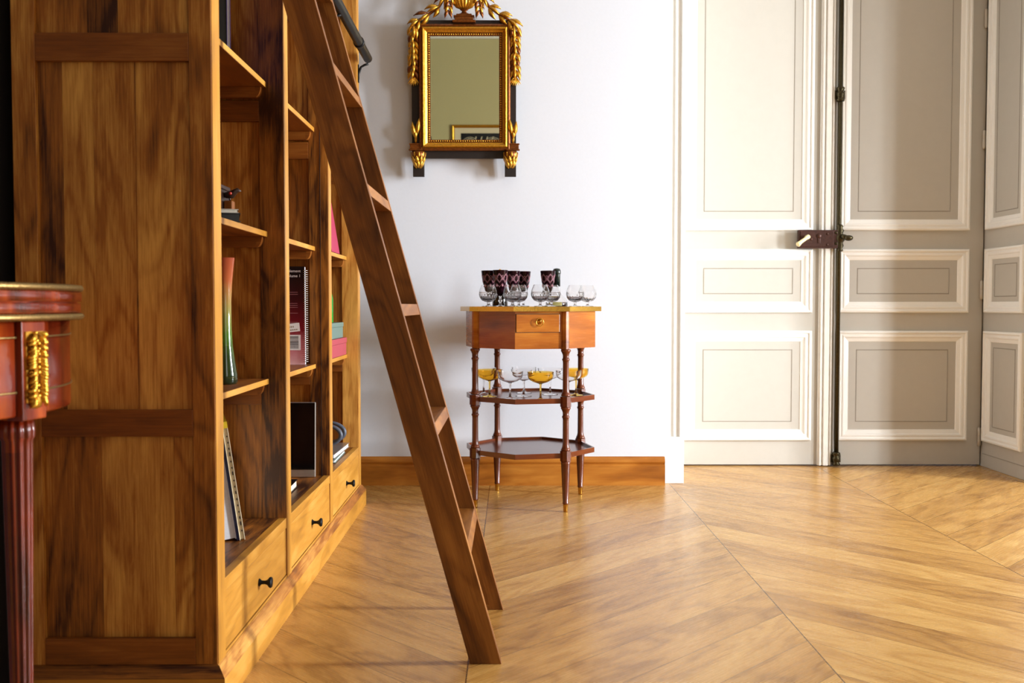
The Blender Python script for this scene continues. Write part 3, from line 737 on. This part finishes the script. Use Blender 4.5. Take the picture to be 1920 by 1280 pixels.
for k, (sx, sy) in enumerate(((-1, -1), (1, -1), (1, 1), (-1, 1))):
    x, y = sx*0.1725, sy*0.1725
    ps = [(x*0.978+0.0165*math.cos(PI/4*(q+0.5)), y*0.978+0.0165*math.sin(PI/4*(q+0.5))) for q in range(8)]
    b = MB(); b.prism(ps, 0.600, 0.7395, tone=0.7); b.build('corner_post', M['cherry'], tab, bevel=0.001)
    b = MB()
    col = lambda za, zb: [(0.0165, za), (0.0185, za+0.004), (0.0165, za+0.007), (0.0135, za+0.014), (0.0118, za+0.024), (0.0112, zb-0.050), (0.0118, zb-0.042), (0.0140, zb-0.040), (0.0140, zb-0.035), (0.0115, zb-0.033), (0.0118, zb-0.020), (0.0160, zb-0.010), (0.0190, zb-0.006), (0.0175, zb)]
    b.lathe(col(0.428, 0.600), (x, y, 0), 20, tone=0.5); b.lathe(col(0.227, 0.389), (x, y, 0), 20, tone=0.5)
    for zb in (0.389, 0.189):
        b.prism([(x+0.021*math.cos(PI/4*(q+0.5)), y+0.021*math.sin(PI/4*(q+0.5))) for q in range(8)], zb, zb+0.038, tone=0.6)
    b.lathe([(0.0095, 0.028), (0.0115, 0.030), (0.0115, 0.034), (0.0105, 0.036), (0.0175, 0.180), (0.0185, 0.189)], (x, y, 0), 20, tone=0.5)
    lg = b.build('leg', M['mahogany'], tab)
    b = MB(); b.lathe([(0.0, 0), (0.0075, 0), (0.0080, 0.004), (0.0098, 0.028), (0.0108, 0.030), (0.0098, 0.032)], (x, y, 0), 20); b.build('brass_ferrule', M['brass'], lg)

# ------------------------------------------------------------------ glassware
ZT, ZM = 0.7571, 0.4112
def shell(outer, th):
    """closed profile of a thin-walled vessel: up the outside, down the inside"""
    inner = [(max(r_-th, 0.0005), z) for r_, z in outer[::-1]]
    return outer, inner
def goblet(loc, label):
    g = empty('goblet', loc, random.uniform(0, 6), label, 'glass', 'burgundy cut glass goblets on the side table')
    b = MB(); b.lathe([(0.0, 0), (0.024, 0), (0.024, 0.002), (0.009, 0.004), (0.0045, 0.008), (0.004, 0.016), (0.0085, 0.022), (0.004, 0.028), (0.0045, 0.036), (0.007, 0.041), (0.0, 0.043)], (0, 0, 0), 24)
    b.build('stem', M['clear'], g)
    b = MB()
    out = [(0.0005, 0.040), (0.010, 0.042), (0.0145, 0.054), (0.0185, 0.070), (0.0235, 0.095), (0.0285, 0.128), (0.0300, 0.138)]
    b.lathe(out, (0, 0, 0), 32, mats=[0]*6, cap=False)
    b.lathe([(r_-0.002, z+0.001*(k == 0)) for k, (r_, z) in enumerate([(0.0300, 0.138), (0.0285, 0.128), (0.0235, 0.095), (0.0185, 0.070), (0.0145, 0.054), (0.0025, 0.046)])], (0, 0, 0), 32, cap=False)
    b.lathe([(0.0300, 0.138), (0.0280, 0.138)], (0, 0, 0), 32, cap=False)
    bowl = b.build('bowl', M['burgundy'], g)
    c = MB()
    def rad(z):
        for (r0, z0), (r1, z1) in zip(out, out[1:]):
            if z0 <= z <= z1: return r0+(r1-r0)*(z-z0)/(z1-z0)+0.0003
        return 0.03
    N = 6
    for k in range(N):
        a0 = 2*PI*k/N
        def arc(da0, z0, da1, z1, r_=0.00055):
            c.tube([((rad(z0+(z1-z0)*q/6))*math.cos(a0+da0+(da1-da0)*q/6), (rad(z0+(z1-z0)*q/6))*math.sin(a0+da0+(da1-da0)*q/6), z0+(z1-z0)*q/6) for q in range(7)], r_, 5)
        w_ = 2*PI/N
        arc(0, 0.126, w_, 0.094); arc(0, 0.094, w_, 0.126); arc(0, 0.122, w_, 0.090, 0.0004); arc(0, 0.090, w_, 0.122, 0.0005)
        arc(w_/2, 0.120, w_/2+0.3, 0.110, 0.00042); arc(w_/2, 0.120, w_/2-0.3, 0.110, 0.00042); arc(w_/2+.3, 0.110, w_/2, 0.100, 0.00042); arc(w_/2-.3, 0.110, w_/2, 0.100, 0.00042)
        arc(0, 0.074, w_/2, 0.088, 0.00042); arc(w_/2, 0.088, w_, 0.074, 0.00042)
        zz_ = 0.080; c.ball((rad(zz_)*math.cos(a0+w_/2), rad(zz_)*math.sin(a0+w_/2), zz_), 0.003, 8, 5, sz=1.6)
    c.build('cut_pattern', M['cutlines'], bowl)
    return g
sl = 'clear cut crystal brandy snifter on the side table top, '
def snifter(loc, label):
    g = empty('brandy_snifter', loc, random.uniform(0, 6), label, 'glass', 'clear brandy snifters on the side table')
    b = MB(); b.lathe([(0.0, 0), (0.023, 0), (0.023, 0.0015), (0.008, 0.0035), (0.0045, 0.008), (0.0045, 0.013), (0.008, 0.0165)], (0, 0, 0), 28); b.build('foot', M['clear'], g)
    b = MB()
    out = [(0.0005, 0.0165), (0.012, 0.0175), (0.024, 0.023), (0.0325, 0.034), (0.0355, 0.046), (0.0335, 0.060), (0.0280, 0.074), (0.0245, 0.082)]
    b.lathe(out[:5], (0, 0, 0), 72, flute=18, fa=0.045, cap=False); b.lathe(out[4:], (0, 0, 0), 36, cap=False)
    inn = [(0.0235, 0.082), (0.0270, 0.074), (0.0325, 0.060), (0.0340, 0.046), (0.0300, 0.036), (0.020, 0.027), (0.0005, 0.024)]
    b.lathe(inn, (0, 0, 0), 36, cap=False); b.lathe([(0.0245, 0.082), (0.0235, 0.082)], (0, 0, 0), 36, cap=False)
    b.build('bowl', M['clear'], g); return g
def coupe(loc, label, mat, s=1.0):
    g = empty('champagne_coupe', loc, 0, label, 'glass')
    b = MB(); b.lathe([(0.0, 0), (0.031, 0), (0.031, 0.0015), (0.012, 0.004), (0.0045, 0.009), (0.0032, 0.030), (0.0034, 0.055), (0.007, 0.060), (0.0, 0.062)], (0, 0, 0), 28); b.build('stem', mat, g)
    b = MB(); out = [(0.0005, 0.060), (0.010, 0.061), (0.028, 0.067), (0.042, 0.075), (0.047, 0.083), (0.0485, 0.094), (0.0490, 0.104)]
    b.lathe(out, (0, 0, 0), 40, cap=False); b.lathe([(r_-0.0014, z+0.0014) for r_, z in out[::-1][1:-1]]+[(0.0005, 0.0625)], (0, 0, 0), 40, cap=False)
    b.lathe([(0.0490, 0.104), (0.0471, 0.0954)], (0, 0, 0), 40, cap=False)
    b.build('bowl', mat, g); return g
gl = [((-0.090, 3.795), 'burgundy cut glass goblet, leftmost of the row on the table top'),
      ((-0.045, 3.740), 'burgundy cut glass goblet in front of the dark brown bottle'),
      ((0.004, 3.830), 'burgundy cut glass goblet behind the middle pair of snifters'),
      ((0.045, 3.878), 'burgundy cut glass goblet, right end of the left hand row'),
      ((0.140, 3.812), 'burgundy cut glass goblet standing alone beside the green capped bottle')]
g0 = goblet((*gl[0][0], ZT), gl[0][1])
for (p_, l_) in gl[1:]: dup(g0, (*p_, ZT), random.uniform(0, 6), l_)
snf = [((-0.090, 3.690), 'clear brandy snifter, leftmost glass on the table top'),
       ((0.001, 3.66), 'clear brandy snifter nearest the front corner, left of the middle pair'),
       ((0.026, 3.74), 'clear brandy snifter behind the front corner one, right of the middle pair'),
       ((0.106, 3.66), 'clear brandy snifter below the lone goblet, left of the two there'),
       ((0.151, 3.735), 'clear brandy snifter in front of the green capped bottle'),
       ((0.243, 3.76), 'clear brandy snifter, left one of the pair at the right end'),
       ((0.295, 3.816), 'clear brandy snifter, rightmost glass on the table top')]
s0 = snifter((*snf[0][0], ZT), snf[0][1])
for (p_, l_) in snf[1:]: dup(s0, (*p_, ZT), random.uniform(0, 6), l_)
# dark bottle behind the goblets
bt = empty('bottle', (-0.048, 3.90, ZT), 0, 'dark brown bottle with small gold stopper behind the goblets', 'bottle')
b = MB(); b.lathe([(0.0, 0), (0.030, 0), (0.031, 0.003), (0.031, 0.050), (0.026, 0.066), (0.014, 0.082), (0.011, 0.095), (0.011, 0.128), (0.0, 0.128)], (0, 0, 0), 28); b.build('bottle_body', M['bottle_dark'], bt)
b = MB(); b.lathe([(0.0, 0.1285), (0.008, 0.1285), (0.011, 0.133), (0.010, 0.143), (0.0, 0.150)], (0, 0, 0), 20); b.build('stopper', M['gold'], bt)
# clear decanter with dark green capsule
bt = empty('bottle', (0.178, 3.892, ZT), 0, 'clear glass bottle with dark green capsule and pale yellow label', 'bottle')
b = MB(); b.lathe([(0.0, 0), (0.042, 0), (0.044, 0.004), (0.043, 0.018), (0.034, 0.034), (0.020, 0.046), (0.0155, 0.056), (0.0140, 0.090)], (0, 0, 0), 36, cap=False)
b.lathe([(0.0125, 0.090), (0.0138, 0.056), (0.0185, 0.047), (0.032, 0.034), (0.0405, 0.018), (0.040, 0.006), (0.0005, 0.005)], (0, 0, 0), 36, cap=False); b.lathe([(0.0140, 0.090), (0.0125, 0.090)], (0, 0, 0), 36, cap=False)
b.build('bottle_body', M['clear'], bt)
b = MB(); b.lathe([(0.0005, 0.080), (0.0148, 0.080), (0.0142, 0.125), (0.0146, 0.128), (0.0165, 0.133), (0.0160, 0.143), (0.012, 0.150), (0.0005, 0.152)], (0, 0, 0), 28); b.build('capsule', M['capsule'], bt)
b = MB(); b.lathe([(0.0446, 0.003), (0.0440, 0.017)], (0, 0, 0), 20, cap=False, rot=R(215), arc=R(80)); b.build('label_paper', M['label_yellow'], bt)
# coupes on the middle tray
ca = coupe((-0.086, 3.745, ZM), 'amber champagne coupe beside the left front leg, middle tray', M['amber']); ca['group'] = 'amber champagne coupes on the middle tray'
dup(ca, (0.106, 3.61, ZM), 0, 'amber champagne coupe at the front of the middle tray')
dup(ca, (0.250, 3.80, ZM), 0, 'amber champagne coupe beside the right back leg, middle tray')
cc = coupe((-0.007, 3.655, ZM), 'clear champagne coupe at the front left of the middle tray', M['clear']); cc['group'] = 'clear champagne coupes on the middle tray'
for p_, l_ in (((0.045, 3.76), 'clear champagne coupe just left of the front amber coupe, middle tray'), ((-0.112, 3.855), 'clear champagne coupe behind the left amber coupe, middle tray'),
               ((0.150, 3.832), 'clear champagne coupe behind the front amber coupe, middle tray'), ((0.215, 3.705), 'clear champagne coupe behind the right front leg, middle tray'), ((0.048, 3.90), 'clear champagne coupe at the very back of the middle tray')):
    dup(cc, (*p_, ZM), 0, l_)

# ------------------------------------------------------------------ foreground table
FC = (-0.998, 1.42)
ft = empty('round_table', (*FC, 0), 0, 'round red mahogany table with brass edges in the left foreground', 'table')
def ringprof(name, prof, mat, parent=ft, seg=160, **k):
    b = MB(); b.lathe(prof, (0, 0, 0), seg, **k); return b.build(name, mat, parent)
ringprof('table_top', [(0.0, 0.7475), (0.333, 0.7475), (0.3395, 0.7505), (0.3395, 0.7635), (0.334, 0.7645), (0.334, 0.7655), (0.341, 0.7665), (0.341, 0.780), (0.335, 0.7825), (0.0, 0.7835)], M['red_mahogany'])
b = MB(); n = 128
for k in range(360):
    a = 2*PI*k/360; b.ball((0.339*math.cos(a), 0.339*math.sin(a), 0.7868), 0.0054, 6, 4)
    b.ball((0.3395*math.cos(a), 0.3395*math.sin(a), 0.7435), 0.0052, 6, 4)
b.lathe([(0.331, 0.7825), (0.342, 0.7825), (0.3445, 0.786), (0.342, 0.7915), (0.335, 0.7915)], (0, 0, 0), 120, cap=False)
b.lathe([(0.327, 0.739), (0.341, 0.739), (0.345, 0.7435), (0.341, 0.748)], (0, 0, 0), 120, cap=False)
b.build('brass_edging', M['old_brass'], ft)
ringprof('frieze', [(0.0, 0.606), (0.322, 0.606), (0.323, 0.609), (0.323, 0.7385), (0.0, 0.7385)], M['red_mahogany'])
for z in (0.640, 0.716):
    b = MB(); b.tube([(0.3238*math.cos(2*PI*k/96), 0.3238*math.sin(2*PI*k/96), z) for k in range(96)], 0.0016, 6, closed=True); b.build('brass_stringing', M['old_brass'], ft)
for q in range(4):
    ang = R(-9+90*q)
    RM = Matrix.Rotation(ang, 4, 'Z')
    b = MB(); b.M = RM; b.box(0.306, 0.3315, -0.0260, 0.0260, 0.600, 0.7385, tone=0.35); b.build('leg_block', M['red_mahogany'], ft, bevel=0.002)
    b = MB(); b.M = RM; random.seed(40)
    b.box(0.3315, 0.3335, -0.020, 0.020, 0.625, 0.724)
    for k in range(26):
        z = 0.722-0.0037*k
        for sg in (-1, 1):
            b.leaf((0.333, sg*0.006, z), (0.1, sg*random.uniform(0.5, 1.0), -random.uniform(0.2, 1.0)), (1, 0, 0), 0.017, 0.009, curl=0.5)
        b.ball((0.3355, random.uniform(-0.006, 0.006), z), 0.0032, 7, 5)
    b.ball((0.334, 0, 0.626), 0.013, sx=0.4, sz=0.8)
    b.build('ormolu_mount', M['gold'], ft)
    b = MB(); b.M = RM
    b.lathe([(0.010, 0.03), (0.012, 0.034), (0.0125, 0.05), (0.0205, 0.555), (0.0205, 0.570), (0.0235, 0.575), (0.0235, 0.585), (0.0215, 0.600)], (0.303, 0, 0), 96, flute=12, fa=0.16, tone=0.3)
    b.lathe([(0.0, 0), (0.009, 0), (0.011, 0.03), (0.010, 0.034)], (0.303, 0, 0), 20, mat=1)
    b.build('leg', [M['red_mahogany'], M['old_brass']], ft)
# drawer with beaded brass outline left of the near leg block
b = MB()
a0, a1 = R(-68), R(-23)
pts = [(a0+(a1-a0)*k/60, z) for z in (0.628, 0.722) for k in range(61)]+[(a, 0.628+0.094*k/22) for a in (a0, a1) for k in range(23)]
for a, z in pts: b.ball((0.3245*math.cos(a), 0.3245*math.sin(a), z), 0.0021, 6, 4)
b.build('drawer_beading', M['old_brass'], ft)

# ------------------------------------------------------------------ things on the bookcase shelves
CM = Matrix.Translation((BX, BY, 0)) @ Matrix.Rotation(BROT, 4, 'Z')
def cl(x, y, z): return tuple(CM @ Vector((x, y, z)))       # bookcase frame -> room
def book(name, size, loc, rot, cover, label, cat='book', group=None, pages='cream', spine_side='x1'):
    """size = (thickness x, depth y, height z); origin at base centre; hard cover + page block"""
    e = empty(name, loc, 0, label, cat, group); e.rotation_euler = rot
    tx, ty, tz = size; c = min(0.003, tx*0.12)
    b = MB(); b.box(-tx/2, -tx/2+c, -ty/2, ty/2, 0, tz).box(tx/2-c, tx/2, -ty/2, ty/2, 0, tz).box(-tx/2, tx/2, ty/2-c, ty/2, 0, tz)
    b.build('cover', M[cover], e, bevel=0.0005)
    b = MB(); b.box(-tx/2+c, tx/2-c, -ty/2+0.003, ty/2-c, 0.002, tz-0.003); b.build('pages', M[pages], e)
    return e
# near bay, deck: large books leaning back with their page edges towards the camera
zd = 0.2287
lean = R(-8)
YAW = R(19)
def leaning(x, th, h, cover, pages, label, ty=0.20, y=0.36):
    xx, yy = x-math.sin(YAW)*ty/2, y+math.cos(YAW)*ty/2
    return book('book', (th, ty, h), cl(xx, yy, zd+abs(math.sin(lean))*th/2), (0, lean, YAW), cover, label, group='large books leaning in the nearest bay', pages=pages)
leaning(-0.075, 0.034, 0.272, 'paper', 'paper', 'thick white book leaning in the nearest bay above the drawer', y=0.352)
leaning(-0.0555, 0.0045, 0.268, 'navy', 'navy', 'thin navy blue book leaning between the white and cream ones', y=0.357)
bk = leaning(-0.0465, 0.0120, 0.272, 'cream', 'cream', 'cream edged book with yellow top leaning in the nearest bay', y=0.36)
b = MB(); b.box(-0.0064, 0.0064, -0.1008, 0.09, 0.258, 0.2726); b.build('yellow_strip', M['yellow'], bk)
b = MB()
for k in range(16): b.box(0.0005, 0.003, -0.1006, -0.0998, 0.02+0.0145*k, 0.020+0.0145*k+random.uniform(.003, .009))
b.build('edge_marks', M['ink'], bk)
# vase
vz = empty('vase', cl(-0.100, 0.425, SH[0]), 0, 'tall glass vase shading from green foot to orange rim on the shelf', 'vase')
b = MB(); out = [(0.0, 0.0), (0.024, 0.0), (0.0275, 0.006), (0.0265, 0.025), (0.021, 0.060), (0.0165, 0.095), (0.0145, 0.135), (0.0145, 0.190), (0.0165, 0.230), (0.0200, 0.265), (0.0230, 0.292)]
b.lathe(out, (0, 0, 0), 32, cap=False); b.lathe([(r_-0.0018, z) for r_, z in out[::-1][:-2]]+[(0.0005, 0.008)], (0, 0, 0), 32, cap=False); b.lathe([(0.0230, 0.292), (0.0212, 0.292)], (0, 0, 0), 32, cap=False)
b.build('vase_body', M['vase'], vz)
# shelf B near bay: flat books, box and small carved figure
def flat(name, size, loc, rz, cover, label, cat='book', group=None, pages='cream'):
    """lying book: size (x, y, thickness)"""
    e = empty(name, loc, rz, label, cat, group); sx, sy, t = size; c = min(0.0025, t*0.2)
    b = MB(); b.box(-sx/2, sx/2, -sy/2, sy/2, 0, c).box(-sx/2, sx/2, -sy/2, sy/2, t-c, t).box(-sx/2, -sx/2+c, -sy/2, sy/2, 0, t); b.build('cover', M[cover], e, bevel=0.0005)
    b = MB(); b.box(-sx/2+c, sx/2-0.003, -sy/2+0.003, sy/2-0.003, c, t-c); b.build('pages', M[pages], e); return e
flat('book', (0.15, 0.14, 0.020), cl(-0.128, 0.375, SH[1]+0.0003), R(17), 'ink', 'black book lying lowest on the second shelf, nearest bay', pages='ink')
flat('book', (0.146, 0.13, 0.009), cl(-0.131, 0.375, SH[1]+0.0206), R(18), 'silver', 'thin silver book lying on the black book', pages='silver')
bx = empty('box', cl(-0.118, 0.365, SH[1]+0.0300), BROT, 'dark brown wooden box on the thin silver book', 'box')
b = MB(); b.box(-0.045, 0.038, -0.04, 0.04, 0, 0.045); b.build('box_body', M['leather'], bx, bevel=0.002)
b = MB(); b.box(-0.046, 0.039, -0.041, 0.041, 0.0452, 0.055); b.build('lid', M['leather'], bx, bevel=0.002)
fg = empty('figurine', cl(-0.068, 0.360, SH[1]+0.0300), BROT, 'small carved wooden bird figure with red bead, beside the box', 'figurine')
b = MB(); b.box(-0.010, 0.008, -0.012, 0.012, 0, 0.020, tone=.6); b.build('stand', M['case_rail'], fg, bevel=0.002)
b = MB(); b.tube([(-0.02, 0, 0.034), (-0.008, 0, 0.033), (0.004, 0, 0.034), (0.012, 0, 0.041), (0.018, 0, 0.044), (0.025, 0, 0.042)], [0.002, 0.007, 0.009, 0.006, 0.0055, 0.001], 10).tube([(0, 0, 0.0202), (0, 0, 0.03)], 0.002, 6); b.build('bird_body', M['leather'], fg)
b = MB(); b.ball((0.004, -0.010, 0.036), 0.0035); b.build('bead', M['redbead'], fg)
# shelf A near bay: dark purple books
for k, (x, yy, th, cv, lb) in enumerate(((-0.088, 0.380, 0.008, 'purple', 'tall purple book with pale edge on the top visible shelf, nearest bay'), (-0.1035, 0.380, 0.020, 'ink', 'tall black book left of the purple one, top visible shelf'), (-0.126, 0.380, 0.022, 'ink', 'thick black book furthest left on the top visible shelf'))):
    bk = book('book', (th, 0.20, 0.29), cl(x, yy+0.05, SH[2]+0.0003), (0, 0, R(17)), cv, lb, group='dark books on the top visible shelf', pages=('paper' if k == 0 else 'ink'))
# middle bay: spiral bound manual
sb = empty('spiral_book', cl(-0.165, 1.165, SH[0]), BROT, 'spiral bound book with maroon cover, barcode and white lettering in the middle bay', 'book')
b = MB(); b.box(-0.105, 0.100, 0, 0.010, 0.001, 0.300); b.build('pages', M['paper'], sb)
b = MB(); b.box(-0.105, 0.100, -0.0012, 0, 0.0005, 0.302); cv = b.build('cover', M['cover_maroon'], sb)
b = MB()
for k in range(44):
    z = 0.010+0.0065*k
    b.tube([(0.102+0.0065*math.cos(2*PI*q/14), 0.004+0.0085*math.sin(2*PI*q/14), z) for q in range(14)], 0.0010, 5, closed=True)
b.build('spiral_binding', M['silver'], sb)
TM = lambda x, z, y=-0.0016: Matrix.Translation((x, y, z)) @ Matrix.Rotation(PI/2, 4, 'X')
text_mesh('title_text', 'Supplement', 0.0120, M['lettering'], cv, TM(0.088, 0.284), 'RIGHT')
text_mesh('title_text', 'Volume 1', 0.0120, M['lettering'], cv, TM(0.088, 0.269), 'RIGHT')
b = MB()
for z, n in ((0.222, 3), (0.188, 4), (0.158, 2), (0.130, 4)):
    for k in range(n): b.box(-0.09, 0.080-(0.03 if k == n-1 else random.uniform(0, .003)), -0.0016, -0.0012, z-0.0062*k, z-0.0062*k+0.0014)
b.build('small_print', M['print_grey'], cv)
b = MB(); b.box(0.048, 0.086, -0.0018, -0.0012, 0.045, 0.092); bc = b.build('barcode', M['paper'], cv)
b = MB(); z = 0.050
while z < 0.088:
    t = random.choice((0.0006, 0.0012, 0.0018)); b.box(0.054, 0.080, -0.0020, -0.0018, z, z+t); z += t+random.choice((0.0008, 0.0013))
b.build('bars', M['ink'], bc)
b = MB(); b.M = Matrix.Translation((0.05, 0, 0.112)) @ Matrix.Rotation(R(-6), 4, 'Y'); b.box(-0.045, 0.034, -0.0018, -0.0012, -0.012, 0.014)
st = b.build('sticker', M['paper'], cv)
b = MB(); b.M = Matrix.Translation((0.05, 0, 0.112)) @ Matrix.Rotation(R(-6), 4, 'Y')
for k in range(7): b.box(-0.020+0.0055*k, -0.0165+0.0055*k, -0.0020, -0.0018, 0.001, 0.006)
for k in range(9): b.box(-0.026+0.006*k, -0.0215+0.006*k, -0.0020, -0.0018, -0.008, -0.004)
b.build('sticker_print', M['groove'], st)
# middle bay deck: black screen with silver chin
ds = empty('display_screen', cl(-0.176, 1.173, zd), BROT, 'black glossy screen with silver bottom edge standing in the middle bay', 'screen')
ds.rotation_euler = (R(-3), 0, BROT)
b = MB(); b.box(-0.138, 0.138, 0, 0.008, 0.0, 0.233); b.build('casing', M['silver'], ds, bevel=0.003)
b = MB(); b.box(-0.1355, 0.1355, -0.0012, 0.0, 0.024, 0.2305); b.build('display_panel', M['black'], ds)
flat('book', (0.14, 0.17, 0.022), cl(-0.128, 0.93, zd+0.0003), BROT+0.03, 'ink', 'black covered book with yellowed pages lying in front of the screen')
# middle bay upper shelves: dark slim books just behind the upright
for z, h, x, lb in ((SH[2], 0.24, -0.0835, 'slim black folder on the top visible shelf of the middle bay'), (SH[1], 0.215, -0.086, 'slim black folder on the second shelf of the middle bay')):
    book('folder', (0.006, 0.16, h), cl(x-0.048, 1.06, z+0.0003), (0, 0, R(14)), 'ink', lb, 'folder', pages='silver')
# far bay
pk = book('book', (0.012, 0.16, 0.185), cl(-0.052, 1.62, SH[1]+0.002), (0, R(-9), BROT), 'pink', 'raspberry pink book leaning on the second shelf, far bay', pages='pink')
book('book', (0.012, 0.15, 0.165), cl(-0.068, 1.60, SH[1]+0.002), (0, R(-9), BROT), 'paper', 'white book leaning behind the pink one, far bay', pages='paper')
b = MB(); b.box(-0.14, 0, 0, 0, 0, 0) if False else None
pb = empty('card_box', cl(-0.125, 1.615, SH[0]+0.0003), BROT, 'dusty pink cardboard box at the bottom of the pair, far bay', 'box')
b = MB(); b.box(0.055, 0.084, -0.16, 0.190, 0, 0.044); b.build('box_body', M['pinkbox'], pb, bevel=0.002)
b = MB(); b.box(0.053, 0.086, -0.162, 0.192, 0.044, 0.064); b.build('lid', M['pinkbox'], pb, bevel=0.002)
tb = empty('card_box', cl(-0.132, 1.60, SH[0]+0.0650), BROT+0.01, 'grey teal cardboard box on top of the pink box', 'box')
b = MB(); b.box(0.058, 0.086, -0.15, 0.170, 0, 0.040); b.build('box_body', M['teal'], tb, bevel=0.002)
b = MB(); b.box(0.056, 0.088, -0.152, 0.172, 0.040, 0.056); b.build('lid', M['teal'], tb, bevel=0.002)
gb = empty('green_bottle', cl(-0.0985, 1.735, SH[0]), BROT, 'bright green bottle with black cap behind the teal box', 'bottle')
b = MB(); b.lathe([(0.0, 0), (0.021, 0), (0.022, 0.004), (0.022, 0.205), (0.019, 0.222), (0.009, 0.232), (0.008, 0.240), (0.0, 0.240)], (0, 0, 0), 28); b.build('bottle_body', M['green'], gb)
b = MB(); b.lathe([(0.0, 0.241), (0.010, 0.241), (0.010, 0.252), (0.005, 0.255), (0.005, 0.262), (0.016, 0.264), (0.016, 0.280), (0.007, 0.283), (0.006, 0.292), (0.013, 0.294), (0.0, 0.305)], (0, 0, 0), 20); b.build('cap', M['black_iron'], gb)
ob = tag(MB().ball((0, 0, 0.0155), 0.0155, 18, 10, mat=0).build('ornament', M['orange'], loc=cl(-0.060, 1.470, SH[0]+0.1214)), 'small pale orange ball on the teal box', 'ornament')
# far bay deck: flat books and headphones
zk = zd+0.0003
f1 = flat('book', (0.17, 0.24, 0.012), cl(-0.110, 1.56, zk), BROT+0.02, 'teal', 'pale green book at the bottom of the far bay stack', pages='paper')
f2 = flat('book', (0.15, 0.28, 0.016), cl(-0.100, 1.60, zk+0.0125), BROT-0.02, 'silver', 'grey white book under the headphones, far bay', pages='paper')
f3 = flat('book', (0.10, 0.10, 0.012), cl(-0.120, 1.475, zk+0.0290), BROT+0.05, 'yellow', 'small yellow book on the grey one, far bay', pages='cream')
hp = empty('headphones', cl(-0.032, 1.66, zk+0.0290), BROT, 'dark blue grey headphones standing on the books, far bay', 'headphones')
for yy, s_ in ((-0.045, 1.0), (0.035, 1.0)):
    b = MB()
    arc = [(-0.075+0.075*math.sin(R(a))*1.0+0.0, yy, 0.004+0.078*(0.5+0.5*math.cos(R(a)))) for a in range(0, 181, 12)]
    for (xa, ya, za), (xb, yb_, zb_) in zip(arc, arc[1:]): pass
    b.tube(arc, [0.004+0.004*math.sin(PI*k/(len(arc)-1)) for k in range(len(arc))], 10)
    b.build('headband', M['grey'], hp)
b = MB()
for k in (-0.045, 0.035): b.ball((-0.075, k, 0.0805), 0.006)
b.tube([(-0.075, -0.045, 0.081), (-0.078, -0.005, 0.084), (-0.075, 0.035, 0.081)], 0.004, 8); b.build('bridge', M['grey'], hp)
